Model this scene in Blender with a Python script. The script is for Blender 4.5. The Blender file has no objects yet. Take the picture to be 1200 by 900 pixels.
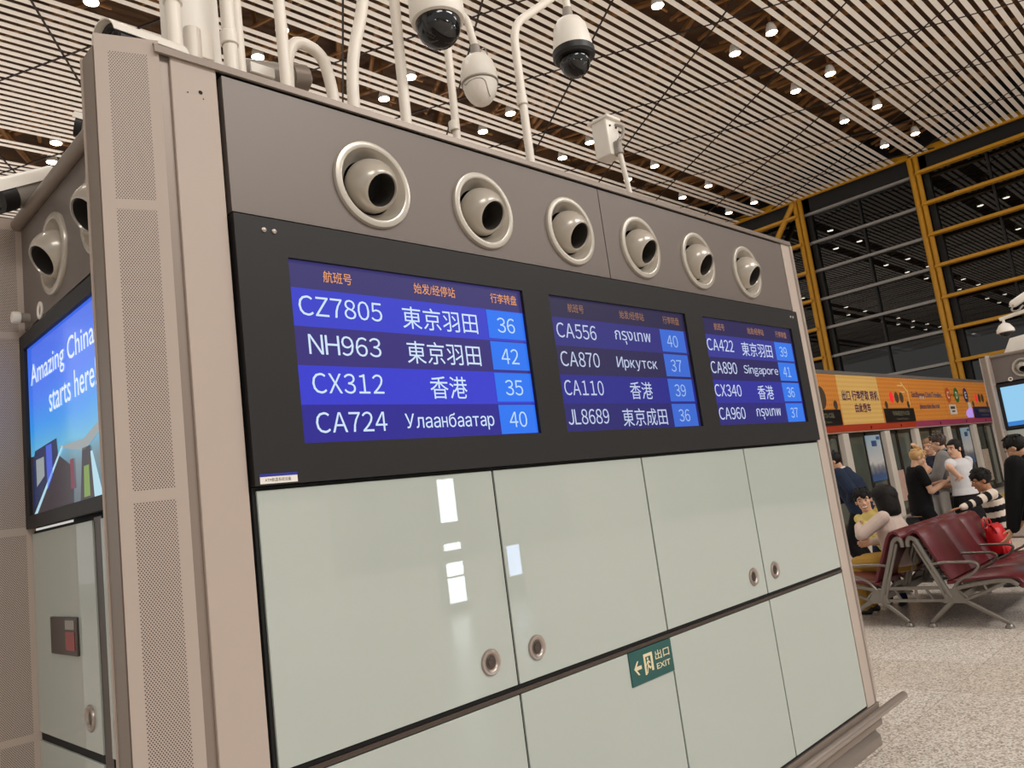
import bpy, bmesh, math, random
from mathutils import Vector, Matrix, Euler
random.seed(7)
S = bpy.context.scene
COL = S.collection
V = Vector

# ------------------------------------------------------------------ camera, world, light, exposure
F_PX = 924.53
CR = Matrix(((0.70451387, 0.01484266, 0.70953499),
             (-0.69783529, 0.19646412, 0.68878716),
             (-0.12917473, -0.98039866, 0.14876943)))        # camera axes (right, down, forward) -> world
EYE = V((0, 0, 1.6))
cd = bpy.data.cameras.new('camera'); cam = bpy.data.objects.new('camera', cd); COL.objects.link(cam)
cd.sensor_width = 36; cd.lens = F_PX / 1200 * 36; cd.clip_start = .05; cd.clip_end = 400
rt, dn, fw = CR.col[0], CR.col[1], CR.col[2]
cam.matrix_world = Matrix(((rt[0], -dn[0], -fw[0], EYE[0]), (rt[1], -dn[1], -fw[1], EYE[1]),
                           (rt[2], -dn[2], -fw[2], EYE[2]), (0, 0, 0, 1)))
S.camera = cam
wd = bpy.data.worlds.new('world'); S.world = wd; wd.use_nodes = True
wd.node_tree.nodes['Background'].inputs[0].default_value = (1.0, .975, .945, 1)
wd.node_tree.nodes['Background'].inputs[1].default_value = .60
S.view_settings.view_transform = 'Standard'; S.view_settings.look = 'None'
S.view_settings.gamma = 1; S.view_settings.use_curve_mapping = False
S.view_settings.exposure = 0.0
HALL_LIGHTS = [(-6, -12, 1200), (8, -12, 1900), (22, -13, 1000)]
UP_LIGHTS = [(-8, -5, 560), (3, -7, 620), (13, -7, 820), (23, -8, 820), (18, 23, 700), (2, 25, 560)]
DOWN_W = 170
for x, y, w in HALL_LIGHTS:  # wide area lights added behind the camera in place of downlight rows
    l = bpy.data.lights.new('hall_fill_light', 'AREA'); l.shape = 'RECTANGLE'; l.size = 8; l.size_y = 4
    l.energy = w; l.color = (1, .965, .92)
    o = bpy.data.objects.new('hall_fill_light', l); o.location = (x, y, 13.2); COL.objects.link(o)
for x, y, w in UP_LIGHTS:                      # upward area lights added out of view to brighten the slatted ceiling
    l = bpy.data.lights.new('ceiling_fill_light', 'AREA'); l.shape = 'DISK'; l.size = 1.6
    l.energy = w; l.color = (1, .96, .92)
    o = bpy.data.objects.new('ceiling_fill_light', l); o.location = (x, y, 3.0); o.rotation_euler = (math.pi, 0, 0); COL.objects.link(o)

def px(p, X=None, Y=None, Z=None):
    """a point on the sight line through pixel p at a given world X, Y or Z"""
    v = CR @ V(((p[0] - 600) / F_PX, (p[1] - 450) / F_PX, 1))
    t = X / v.x if X is not None else (Y / v.y if Y is not None else (Z - 1.6) / v.z)
    return EYE + v * t

# ------------------------------------------------------------------ materials
def lin(c):
    return tuple((x / 255 / 12.92 if x / 255 <= .04045 else ((x / 255 + .055) / 1.055) ** 2.4) for x in c[:3])
def mat(name, rgb, rough=.5, metal=0., spec=.5, emit=None, es=1., bump=0., bscale=40., var=0., coat=0., raw=False):
    m = bpy.data.materials.new(name); m.use_nodes = True
    n = m.node_tree.nodes; k = m.node_tree.links; b = n['Principled BSDF']
    c = rgb if raw else lin(rgb)
    b.inputs['Base Color'].default_value = (*c, 1); b.inputs['Roughness'].default_value = rough
    b.inputs['Metallic'].default_value = metal; b.inputs['Specular IOR Level'].default_value = spec
    b.inputs['Coat Weight'].default_value = coat
    if emit is not None:
        b.inputs['Emission Color'].default_value = (*lin(emit), 1); b.inputs['Emission Strength'].default_value = es
    if var or bump:
        tc = n.new('ShaderNodeTexCoord'); nz = n.new('ShaderNodeTexNoise'); nz.inputs['Scale'].default_value = bscale
        nz.inputs['Detail'].default_value = 4
        k.new(tc.outputs['Object'], nz.inputs['Vector'])
        if var:
            mx = n.new('ShaderNodeMix'); mx.data_type = 'RGBA'
            mx.inputs['A'].default_value = (*[x * (1 - var) for x in c], 1)
            mx.inputs['B'].default_value = (*[min(1, x * (1 + var)) for x in c], 1)
            k.new(nz.outputs['Fac'], mx.inputs['Factor']); k.new(mx.outputs['Result'], b.inputs['Base Color'])
        if bump:
            bp = n.new('ShaderNodeBump'); bp.inputs['Strength'].default_value = bump; bp.inputs['Distance'].default_value = .01
            k.new(nz.outputs['Fac'], bp.inputs['Height']); k.new(bp.outputs['Normal'], b.inputs['Normal'])
    return m
def math_node(nt, op, a, b=None):
    m = nt.nodes.new('ShaderNodeMath'); m.operation = op
    for i, x in enumerate((a, b)):
        if x is None: continue
        if isinstance(x, (int, float)): m.inputs[i].default_value = x
        else: nt.links.new(x, m.inputs[i])
    return m.outputs[0]
def perforated(name, rgb, hole, pu=.0069, pv=.0096, r=.00175):
    """staggered dots, the darkness inside round holes put into their colour, from the panel's own object coordinates (x across, z up)"""
    m = mat(name, rgb, .45); nt = m.node_tree; b = nt.nodes['Principled BSDF']
    tc = nt.nodes.new('ShaderNodeTexCoord'); sp = nt.nodes.new('ShaderNodeSeparateXYZ')
    nt.links.new(tc.outputs['Object'], sp.inputs[0])
    def lattice(ox, oz):
        u = math_node(nt, 'ADD', math_node(nt, 'DIVIDE', sp.outputs['X'], pu), 500 + ox)
        w = math_node(nt, 'ADD', math_node(nt, 'DIVIDE', sp.outputs['Z'], pv), 500 + oz)
        u = math_node(nt, 'MULTIPLY', math_node(nt, 'SUBTRACT', math_node(nt, 'FRACT', u), .5), pu)
        w = math_node(nt, 'MULTIPLY', math_node(nt, 'SUBTRACT', math_node(nt, 'FRACT', w), .5), pv)
        d = math_node(nt, 'ADD', math_node(nt, 'MULTIPLY', u, u), math_node(nt, 'MULTIPLY', w, w))
        return math_node(nt, 'LESS_THAN', d, r * r)
    f = math_node(nt, 'MAXIMUM', lattice(0, 0), lattice(.5, .5))
    mx = nt.nodes.new('ShaderNodeMix'); mx.data_type = 'RGBA'
    mx.inputs['A'].default_value = (*lin(rgb), 1); mx.inputs['B'].default_value = (*lin(hole), 1)
    nt.links.new(f, mx.inputs['Factor']); nt.links.new(mx.outputs['Result'], b.inputs['Base Color'])
    return m
M = {}
M['pillar'] = mat('beige_powder_coat', (184, 169, 158), .5, spec=.35, var=.03, bscale=3)
M['pillar_dk'] = mat('grey_beige_aluminium', (140, 127, 117), .42, .3)
M['perf'] = perforated('perforated_beige_metal', (184, 169, 158), (66, 56, 50))
M['ventpanel'] = mat('grey_taupe_paint', (114, 104, 98), .42, .15, bump=.02, bscale=300)
M['vent'] = mat('satin_grey_vent_paint', (186, 178, 166), .24, .25)
M['hole'] = mat('dark_duct', (14, 12, 11), .7)
M['ducttube'] = mat('dark_grey_nozzle_lining', (60, 56, 52), .45)
M['board'] = mat('charcoal_matte_metal', (36, 34, 34), .5, .1, spec=.35)
M['gap'] = mat('black_gap', (12, 11, 10), .8)
M['glass'] = mat('back_painted_pale_green_glass', (182, 189, 182), .012, spec=.5)
M['coping'] = mat('brushed_coping_metal', (146, 134, 125), .45, .4)
M['steel'] = mat('brushed_stainless', (176, 164, 156), .3, .7)
M['steel_dk'] = mat('dark_steel', (90, 80, 74), .35, .85)
M['white'] = mat('white_enamel', (240, 234, 224), .35, var=.03, bscale=6)
M['whitepipe'] = mat('off_white_pipe_paint', (236, 228, 216), .38)
M['greycam'] = mat('pale_grey_camera_plastic', (150, 143, 135), .4)
M['blackgloss'] = mat('smoked_dome', (18, 18, 20), .06, spec=.6)
M['blackplastic'] = mat('black_plastic', (22, 21, 21), .45)
M['green'] = mat('exit_green', (22, 84, 80), .4)
M['cream'] = mat('photoluminescent_cream', (228, 214, 174), .5)
M['slat'] = mat('white_ceiling_slat', (244, 235, 224), .5)
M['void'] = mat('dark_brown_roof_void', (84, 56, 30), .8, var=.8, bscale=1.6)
M['beam'] = mat('orange_brown_roof_steel', (138, 94, 48), .55)
M['seam'] = mat('dark_seam', (44, 30, 20), .7)
M['yellow'] = mat('yellow_painted_steel', (186, 132, 18), .45)
M['mullion'] = mat('grey_mullion', (150, 146, 142), .4, .4)
M['nightglass'] = mat('night_window_glass', (9, 10, 10), .015, spec=.7)
M['nightdark'] = mat('dark_bar_and_void', (14, 13, 12), .5)
M['lamp'] = mat('lamp_lens', (255, 250, 240), .3, emit=(255, 246, 228), es=22)
M['seat'] = mat('maroon_seat_vinyl', (96, 29, 35), .33, spec=.5, bump=.03, bscale=120)
M['frame'] = mat('cast_aluminium', (134, 128, 120), .36, .6)
M['doorpost'] = mat('door_post_white', (234, 226, 216), .4)
M['doorglass'] = mat('platform_door_glass', (92, 98, 90), .08, spec=.5, var=.35, bscale=1.2)
M['red'] = mat('red_band', (196, 70, 40), .4)
M['purple'] = mat('magenta_band', (176, 70, 110), .4)
M['orange'] = mat('orange_print', (226, 146, 62), .4, emit=(226, 140, 56), es=.12)  # print colour with a faint glow added
M['yellowprint'] = mat('pale_yellow_print', (240, 204, 128), .4, emit=(240, 200, 120), es=.12)  # pale print, also given a weak glow of its own
M['signblack'] = mat('black_sign_face', (24, 24, 28), .35)
M['signnavy'] = mat('navy_sign_face', (34, 38, 88), .35)
M['maroontext'] = mat('maroon_lettering', (112, 34, 46), .5)
M['whiteprint'] = mat('white_print', (240, 234, 226), .5)
M['greytext'] = mat('grey_lettering', (150, 148, 120), .5)
M['ovalgrey'] = mat('dark_oval', (88, 74, 58), .5)
M['bag_red'] = mat('red_shopping_bag', (206, 26, 32), .35, bump=.15, bscale=20)
M['bag_white'] = mat('white_bag_print', (246, 226, 222), .5)
M['black_cloth'] = mat('black_cloth', (22, 21, 24), .9, bump=.3, bscale=18)
M['blackcase'] = mat('black_suitcase_shell', (34, 34, 38), .4, bump=.1, bscale=60)
def emis(name, rgb, s=1.):
    return mat(name, (3, 3, 4), .25, emit=rgb, es=s * .94, spec=.3)
# terrazzo floor
def floor_mat():
    m = mat('speckled_granite_floor', (196, 184, 166), .3, spec=.45); nt = m.node_tree; n = nt.nodes; k = nt.links; b = n['Principled BSDF']
    tc = n.new('ShaderNodeTexCoord')
    vo = n.new('ShaderNodeTexVoronoi'); vo.inputs['Scale'].default_value = 95; k.new(tc.outputs['Object'], vo.inputs['Vector'])
    rp = n.new('ShaderNodeValToRGB'); e = rp.color_ramp.elements
    e[0].position = 0; e[0].color = (*lin((144, 133, 122)), 1); e[1].position = .75; e[1].color = (*lin((240, 233, 225)), 1)
    x = e.new(.22); x.color = (*lin((188, 177, 166)), 1); x = e.new(.45); x.color = (*lin((214, 205, 195)), 1)
    sp = n.new('ShaderNodeSeparateColor'); k.new(vo.outputs['Color'], sp.inputs[0]); k.new(sp.outputs[0], rp.inputs['Fac'])
    bk = n.new('ShaderNodeTexBrick'); bk.offset = 0; bk.inputs['Scale'].default_value = 1
    bk.inputs['Brick Width'].default_value = .78; bk.inputs['Row Height'].default_value = .78; bk.inputs['Mortar Size'].default_value = .003
    bk.inputs['Color1'].default_value = (1, 1, 1, 1); bk.inputs['Color2'].default_value = (.9, .87, .83, 1); bk.inputs['Mortar'].default_value = (.62, .58, .54, 1)
    mp = n.new('ShaderNodeMapping'); mp.inputs['Location'].default_value = (-.34, -.42, 0); k.new(tc.outputs['Object'], mp.inputs['Vector']); k.new(mp.outputs[0], bk.inputs['Vector'])
    mx = n.new('ShaderNodeMix'); mx.data_type = 'RGBA'; mx.blend_type = 'MULTIPLY'; mx.inputs['Factor'].default_value = 1
    k.new(rp.outputs[0], mx.inputs['A']); k.new(bk.outputs['Color'], mx.inputs['B']); k.new(mx.outputs['Result'], b.inputs['Base Color'])
    return m
M['floor'] = floor_mat()

# ------------------------------------------------------------------ building helpers
def world_origin(p):
    o = V((0, 0, 0))
    while p is not None: o = o + p.location; p = p.parent
    return o
def link(name, me, m, parent=None, smooth=True, angle=40):
    o = bpy.data.objects.new(name, me); COL.objects.link(o)
    for x in (m if isinstance(m, (list, tuple)) else [m]): me.materials.append(x)
    if smooth:
        for p in me.polygons: p.use_smooth = True
        if hasattr(me, 'set_sharp_from_angle'): me.set_sharp_from_angle(angle=math.radians(angle))
    if parent is not None: o.parent = parent
    return o
class MB:
    """collects shapes in world coordinates and links them as one mesh object"""
    def __init__(s): s.b = bmesh.new(); s.mi = 0
    def face(s, vs):
        f = s.b.faces.new(vs); f.material_index = s.mi; return f
    def hexa(s, c):
        v = [s.b.verts.new(p) for p in c]
        for q in ((0, 3, 2, 1), (4, 5, 6, 7), (0, 1, 5, 4), (1, 2, 6, 5), (2, 3, 7, 6), (3, 0, 4, 7)): s.face([v[i] for i in q])
        return s
    def box(s, x0, x1, y0, y1, z0, z1):
        return s.hexa([(x0, y0, z0), (x1, y0, z0), (x1, y1, z0), (x0, y1, z0), (x0, y0, z1), (x1, y0, z1), (x1, y1, z1), (x0, y1, z1)])
    def quad(s, a, b, c, d):
        s.face([s.b.verts.new(p) for p in (a, b, c, d)]); return s
    def poly(s, pts):
        s.face([s.b.verts.new(p) for p in pts]); return s
    def prism(s, pts, d):
        d = V(d); a = [s.b.verts.new(p) for p in pts]; c = [s.b.verts.new(V(p) + d) for p in pts]; n = len(pts)
        s.face(a[::-1]); s.face(c)
        for i in range(n): s.face([a[i], a[(i + 1) % n], c[(i + 1) % n], c[i]])
        return s
    def rings(s, rs, cap=True, closed=True):
        L = [[s.b.verts.new(p) for p in r] for r in rs]; n = len(L[0])
        for a, b in zip(L, L[1:]):
            for i in range(n if closed else n - 1): s.face([a[i], a[(i + 1) % n], b[(i + 1) % n], b[i]])
        if cap: s.face(L[0][::-1]); s.face(L[-1])
        return s
    def lathe(s, prof, o, ax, n=32, cap=False):
        ax = V(ax).normalized(); u = ax.orthogonal().normalized(); w = ax.cross(u); o = V(o)
        return s.rings([[o + ax * h + (u * math.cos(2 * math.pi * i / n) + w * math.sin(2 * math.pi * i / n)) * r for i in range(n)] for r, h in prof], cap)
    def cyl(s, a, b, r, r2=None, n=20):
        a, b = V(a), V(b); return s.lathe([(r, 0), (r if r2 is None else r2, (b - a).length)], a, b - a, n, True)
    def tube(s, pts, r, n=14, cap=True):
        pts = [V(p) for p in pts]; rs = []; u = None
        for i, p in enumerate(pts):
            t = ((pts[i + 1] - p).normalized() if i < len(pts) - 1 else V((0, 0, 0))) + ((p - pts[i - 1]).normalized() if i else V((0, 0, 0)))
            t.normalize()
            u = (t.orthogonal() if u is None else u - t * u.dot(t)).normalized(); w = t.cross(u)
            rr = r[i] if isinstance(r, (list, tuple)) else r
            rs.append([p + (u * math.cos(2 * math.pi * j / n) + w * math.sin(2 * math.pi * j / n)) * rr for j in range(n)])
        return s.rings(rs, cap)
    def ball(s, c, rad, ax=None, n=20, m=12):
        c = V(c); ax = ax or (V((1, 0, 0)), V((0, 1, 0)), V((0, 0, 1))); rx, ry, rz = rad if isinstance(rad, (tuple, list)) else (rad,) * 3
        rs = []
        for j in range(m + 1):
            t = math.pi * (j + (.02 if j == 0 else (-.02 if j == m else 0))) / m
            rs.append([c + ax[0] * (rx * math.sin(t) * math.cos(2 * math.pi * i / n)) + ax[1] * (ry * math.sin(t) * math.sin(2 * math.pi * i / n)) - ax[2] * (rz * math.cos(t)) for i in range(n)])
        return s.rings(rs)
    def capsule(s, a, b, r, r2=None, n=12):
        a, b = V(a), V(b); r2 = r if r2 is None else r2; d = b - a; L = max(d.length, 1e-5)
        pr = [(r * math.sin(t), -r * math.cos(t)) for t in (.06, .5, 1.05)] + [(r, 0), (r2, L)] + [(r2 * math.cos(t), L + r2 * math.sin(t)) for t in (.5, 1.05, 1.51)]
        return s.lathe(pr, a, d if d.length > 1e-5 else V((0, 0, 1)), n, True)
    def ribbon(s, prof, th, x0, x1):
        """a curved sheet: profile in (Y, Z), thickness th, swept along X"""
        P = [V((a, b)) for a, b in prof]; L, R = [], []
        for i, p in enumerate(P):
            t = (P[min(i + 1, len(P) - 1)] - P[max(i - 1, 0)]).normalized(); nn = V((-t.y, t.x)) * th / 2
            L.append(p + nn); R.append(p - nn)
        ring = L + R[::-1]; e = min(.012, th / 3); c = sum(ring, V((0, 0))) / len(ring)
        def rg(x, k):
            out = []
            for i, q in enumerate(ring):
                m_ = P[i] if i < len(P) else P[2 * len(P) - 1 - i]
                out.append((x, *(m_ + (q - m_) * k)))
            return out
        rr = [rg(x0, .55), rg(x0 + e, 1), rg(x1 - e, 1), rg(x1, .55)]
        LL = [[s.b.verts.new(p) for p in r] for r in rr]; n = len(ring); h = len(P)
        for a, b in zip(LL, LL[1:]):
            for i in range(n): s.face([a[i], a[(i + 1) % n], b[(i + 1) % n], b[i]])
        for Lr, fl in ((LL[0], False), (LL[-1], True)):
            for i in range(h - 1):
                q = [Lr[i], Lr[n - 1 - i], Lr[n - 2 - i], Lr[i + 1]]
                s.face(q if fl else q[::-1])
        return s
    def mesh(s, name, off=None, bevel=0.):
        if off is not None: bmesh.ops.translate(s.b, verts=s.b.verts, vec=-V(off))
        bmesh.ops.recalc_face_normals(s.b, faces=s.b.faces)
        if bevel:
            ed = [e for e in s.b.edges if len(e.link_faces) == 2 and e.calc_face_angle(0) > .6]
            bmesh.ops.bevel(s.b, geom=ed, offset=bevel, segments=2, affect='EDGES', clamp_overlap=True, profile=.5)
        me = bpy.data.meshes.new(name); s.b.to_mesh(me); s.b.free(); return me
    def build(s, name, m, parent=None, bevel=0., smooth=True, angle=40):
        return link(name, s.mesh(name, world_origin(parent), bevel), m, parent, smooth, 22 if bevel else angle)
def thing(name, label, cat, loc=(0, 0, 0), group=None):
    o = bpy.data.objects.new(name, None); COL.objects.link(o); o.location = loc; o.empty_display_size = .1
    return tag(o, label, cat, group)
def tag(o, label, cat, group=None):
    o['label'] = label; o['category'] = cat
    if group: o['group'] = group
    return o
def struct(o, stuff=None):
    o['kind'] = 'structure'; return o
def copy_tree(o, parent=None):
    c = o.copy(); COL.objects.link(c); c.parent = parent
    for ch in list(o.children): copy_tree(ch, c)
    return c
def bez(pts, n=8, r=.06):
    """round the corners of a polyline"""
    pts = [V(p) for p in pts]; out = [pts[0]]
    for a, b, c in zip(pts, pts[1:], pts[2:]):
        d = min(r, (b - a).length * .49, (c - b).length * .49)
        p, q = b + (a - b).normalized() * d, b + (c - b).normalized() * d
        for i in range(n + 1):
            t = i / n; out.append(p * (1 - t) ** 2 + b * 2 * t * (1 - t) + q * t * t)
    return out + [pts[-1]]
def text_into(mb, s, o, u, v, w, h, bold=0.):
    """lettering stretched into the w x h rectangle at o spanned by unit vectors u, v (flat faces)"""
    cu = bpy.data.curves.new('lettering', 'FONT'); cu.body = s; cu.size = 1; cu.resolution_u = 3; cu.offset = bold
    ob = bpy.data.objects.new('lettering', cu); COL.objects.link(ob); bpy.context.view_layer.update()
    me = bpy.data.meshes.new_from_object(ob.evaluated_get(bpy.context.evaluated_depsgraph_get()))
    bpy.data.objects.remove(ob); bpy.data.curves.remove(cu)
    if not len(me.vertices): bpy.data.meshes.remove(me); return
    xs = [a.co.x for a in me.vertices]; ys = [a.co.y for a in me.vertices]
    x0, x1, y0, y1 = min(xs), max(xs), min(ys), max(ys); o, u, v = V(o), V(u), V(v)
    vs = [mb.b.verts.new(o + u * ((a.co.x - x0) / max(1e-6, x1 - x0) * w) + v * ((a.co.y - y0) / max(1e-6, y1 - y0) * h)) for a in me.vertices]
    for p in me.polygons:
        try: mb.face([vs[i] for i in p.vertices])
        except ValueError: pass
    bpy.data.meshes.remove(me)
_GL = {}
def glyph(ch, plain=False):
    if ch == 'н':          # two stems and a bar
        B_ = ((0, .075, 0, .545), (.30, .375, 0, .545), (.075, .30, .245, .315))
        return [p for x0, x1, y0, y1 in B_ for p in ((x0, y0), (x1, y0), (x1, y1), (x0, y1))], [(4 * i, 4 * i + 1, 4 * i + 2, 4 * i + 3) for i in range(3)]
    # the wide form of a letter or figure carries the plain sans shape
    if ch not in _GL:
        cu = bpy.data.curves.new('lettering', 'FONT'); cu.body = ch if plain else chr(ord(ch) + 0xFEE0); cu.size = 1; cu.resolution_u = 3
        ob = bpy.data.objects.new('lettering', cu); COL.objects.link(ob); bpy.context.view_layer.update()
        me = bpy.data.meshes.new_from_object(ob.evaluated_get(bpy.context.evaluated_depsgraph_get()))
        bpy.data.objects.remove(ob); bpy.data.curves.remove(cu)
        _GL[ch] = ([(a.co.x, a.co.y) for a in me.vertices], [tuple(p.vertices) for p in me.polygons]); bpy.data.meshes.remove(me)
    return _GL[ch]
def sans_into(mb, s, o, u, v, w, h, gap=.085, plain=False):
    o, u, v = V(o), V(u), V(v); P, F, pen = [], [], 0
    for ch in s:
        vs, fs = glyph(ch, plain); x0 = min(a for a, _ in vs); x1 = max(a for a, _ in vs); pad = .06 if ch in '1' else 0; n = len(P)
        P += [(pen + pad + a - x0, c) for a, c in vs]; F += [tuple(i + n for i in f) for f in fs]; pen += x1 - x0 + gap + 2 * pad
    xs = [a for a, _ in P]; ys = [c for _, c in P]; x0, x1, y0, y1 = min(xs), max(xs), min(ys), max(ys)
    bv = [mb.b.verts.new(o + u * ((a - x0) / (x1 - x0) * w) + v * ((c - y0) / (y1 - y0) * h)) for a, c in P]
    for f in F:
        try: mb.face([bv[i] for i in f])
        except ValueError: pass
def flat_rect(mb, o, u, v, x0, x1, y0, y1):
    o, u, v = V(o), V(u), V(v)
    return mb.quad(o + u * x0 + v * y0, o + u * x1 + v * y0, o + u * x1 + v * y1, o + u * x0 + v * y1)
def flat_disc(mb, o, u, v, cx, cy, rx, ry, n=28):
    o, u, v = V(o), V(u), V(v)
    return mb.poly([o + u * (cx + rx * math.cos(2 * math.pi * i / n)) + v * (cy + ry * math.sin(2 * math.pi * i / n)) for i in range(n)])

# ------------------------------------------------------------------ the hall
struct(MB().quad((-45, -45, 0), (60, -45, 0), (60, 60, 0), (-45, 60, 0)).build('floor', M['floor'], smooth=False))
CZ = 13.6; FX = 34.95
ROWS = [(8.22, 20.68), (9.40, 16.80), (15.42, 17.4), (16.75, 17.45), (23.7, 6.84), (25.0, 7.08), (1.9, 18.9), (.7, 16.9), (-6.0, 18), (31.2, 17), (32.5, 18.5)]
b = MB(); y = -9.0
while y < 44:
    if not any(abs(y - r[0]) < .30 for r in ROWS):
        b.box(-32, FX, y - .073, y + .073, CZ, CZ + .012)
    y += .27
ceil = struct(b.build('ceiling', M['slat'], smooth=False))
b = MB()
def seam(x_at1, slope, width=.028):
    # dark joint lines running across the slats at a slant
    b.hexa([(x_at1 + (-9 - 12) * slope - width, -9, CZ - .012), (x_at1 + (-9 - 12) * slope + width, -9, CZ - .012),
            (x_at1 + (44 - 12) * slope + width, 44, CZ - .012), (x_at1 + (44 - 12) * slope - width, 44, CZ - .012),
            (x_at1 + (-9 - 12) * slope - width, -9, CZ + .03), (x_at1 + (-9 - 12) * slope + width, -9, CZ + .03),
            (x_at1 + (44 - 12) * slope + width, 44, CZ + .03), (x_at1 + (44 - 12) * slope - width, 44, CZ + .03)])
for k in range(-14, 14):
    x = 20.86 + 3.93 * k
    if x + (44 - 12) * .642 < FX + 30: seam(x, .642)
    seam(25.1 + 3.93 * k, -.5045)
bmesh.ops.bisect_plane(b.b, geom=b.b.verts[:] + b.b.edges[:] + b.b.faces[:], plane_co=(FX, 0, 0), plane_no=(1, 0, 0), clear_outer=True)
bmesh.ops.bisect_plane(b.b, geom=b.b.verts[:] + b.b.edges[:] + b.b.faces[:], plane_co=(-32, 0, 0), plane_no=(-1, 0, 0), clear_outer=True)
struct(b.build('ceiling_joint', M['seam'], smooth=False))
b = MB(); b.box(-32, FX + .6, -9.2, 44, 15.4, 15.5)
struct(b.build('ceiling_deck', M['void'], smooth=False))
b = MB()
for yy in (8.8, 16.1, 24.35, 1.3):
    for i in range(34):
        x = -6 + i * 1.2 + random.uniform(-.2, .2)
        b.tube([(x, yy - 1.3, 14.05 + random.uniform(-.1, .5)), (x + random.uniform(.5, 1.6), yy + 1.3, 14.05 + random.uniform(-.1, .6))], .06, 6)
        b.tube([(x + .9, yy - 1.3, 14.6), (x - .3, yy + 1.2, 14.0 + random.uniform(0, .5))], .05, 6)
for k in range(-8, 10):
    x = 20.86 + 3.93 * k
    b.tube([(x - 21 * .642, -9, 14.55), (x + 32 * .642, 44, 14.55)], .1, 6)
    x = 25.1 + 3.93 * k
    b.tube([(x + 21 * .5045, -9, 14.75), (x - 32 * .5045, 44, 14.75)], .1, 6)
bmesh.ops.bisect_plane(b.b, geom=b.b.verts[:] + b.b.edges[:] + b.b.faces[:], plane_co=(FX, 0, 0), plane_no=(1, 0, 0), clear_outer=True)
struct(b.build('ceiling_beam', M['beam'], smooth=False))

# glazed end wall at night, grey and yellow transoms, yellow columns
b = MB(); b.quad((FX + .35, -20, 0), (FX + .35, 50, 0), (FX + .35, 50, CZ + 2.2), (FX + .35, -20, CZ + 2.2))
struct(b.build('wall_far', M['nightglass'], smooth=False))
TZ = [12.83, 11.48, 10.16, 8.84, 7.52, 6.21, 4.9, 3.6, 2.3]
COLY = [-6.02, -.96, 4.10, 9.16, 14.22, 19.28, 24.34]
b = MB(); b2 = MB()
for z in TZ:
    for a, c in zip(COLY, COLY[1:]):
        if abs(a - 9.16) < .1: b.box(FX + .1, FX + .3, a + .1, c - .05, z - .055, z + .055)
        else: b2.box(FX - .25, FX + .05, a + .1, c - .05, z - .06, z + .06)
struct(b.build('trim_1', M['mullion'], smooth=False))
struct(b2.build('trim_2', M['yellow'], smooth=False))
b = MB()
for a, c in zip(COLY, COLY[1:]): b.box(FX + .22, FX + .34, (a + c) / 2 - .04, (a + c) / 2 + .04, 0, CZ)
for a in COLY: b.box(FX + .2, FX + .34, a - .42, a - .18, 0, CZ)
struct(b.build('trim_3', M['nightdark'], smooth=False))
for a in COLY:
    b = MB(); b.tube([(FX + .0, a + .14, 0), (FX + .0, a + .14, CZ)], .12, 12); b.tube([(FX - .05, a - .1, 0), (FX - .05, a - .1, CZ)], .1, 12)
    for z in TZ: b.box(FX - .06, FX + .02, a - .1, a + .14, z - .05, z + .05)
    struct(b.build('column', M['yellow']))
b = MB(); b.tube([(FX - .1, 14.4, CZ - .1), (FX - .1, 16.6, 10.6)], .13, 10); b.tube([(FX - .1, 19.4, CZ - .1), (FX - .1, 21.6, 10.6)], .13, 10)
struct(b.build('trim_4', M['yellow']))
b = MB(); b.box(FX - .12, FX + .02, -9, 44, CZ - .06, CZ + .22)
struct(b.build('trim_5', M['yellow'], smooth=False))
b = MB(); b.box(FX + .2, FX + .34, -9, 44, 12.95, CZ + 1.9)  # dark band put in for the dark void below the roof edge
struct(b.build('trim_6', M['nightdark'], smooth=False))

# the opposite side of the hall, mirrored in the kiosk glass
b = MB(); b.box(-30, 40, -17.3, -17.0, 0, 4.2); struct(b.build('wall_back', mat('pale_wall_panel', (176, 170, 160), .5), smooth=False))
for i, (x0, x1, z0, z1, c) in enumerate(((-24, -16, 0, 2.6, 'pillar_dk'), (-12, -7, 0, 2.4, 'white'), (-3, 4, 0, 2.7, 'pillar_dk'), (8, 13, 0, 2.5, 'white'), (14, 19, .0, 2.6, 'pillar_dk'), (24, 30, 0, 2.5, 'white'))):
    struct(MB().box(x0, x1, -17.0, -16.9, z0, z1).build('door_%d' % (20 + i), M[c], smooth=False))
# recessed downlights in the open ceiling strips
def make_downlight():
    r = thing('ceiling_downlight', 'small bright downlight in an open strip of the slatted ceiling', 'ceiling light', (0, 0, CZ), 'downlights in the slatted ceiling')
    MB().lathe([(.03, .30), (.10, .28), (.15, .12), (.165, 0.0), (.155, 0.0), (.14, .1)], (0, 0, CZ), (0, 0, 1), 18).build('housing', M['white'], r)
    MB().lathe([(.01, -.012), (.14, -.005), (.152, .015)], (0, 0, CZ), (0, 0, 1), 18, True).build('lens', M['lamp'], r)
    MB().box(.15, .42, -.02, .02, CZ - .02, CZ + .03).box(-.03, .03, -.03, .03, CZ + .28, 15.4).build('bracket', M['beam'], r)
    return r
dl = make_downlight(); first = True
for ry, rx in ROWS[:6]:
    for k in range(-13, 6):
        x = rx + 3.93 * k
        if x < -30 or x > FX - .8: continue
        o = dl if first else copy_tree(dl); first = False
        o.location = (x, ry, CZ)
        if x > -5 and x < 30:
            l = bpy.data.lights.new('downlight_lamp', 'SPOT'); l.energy = DOWN_W; l.spot_size = math.radians(120); l.spot_blend = .6
            l.shadow_soft_size = .14; l.color = (1, .965, .92)
            lo = bpy.data.objects.new('downlight_lamp', l); COL.objects.link(lo); lo.location = (x, ry, CZ - .04)
n_ = 0
_dls = [o for o in COL.objects if o.name.startswith('ceiling_downlight')]

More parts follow.
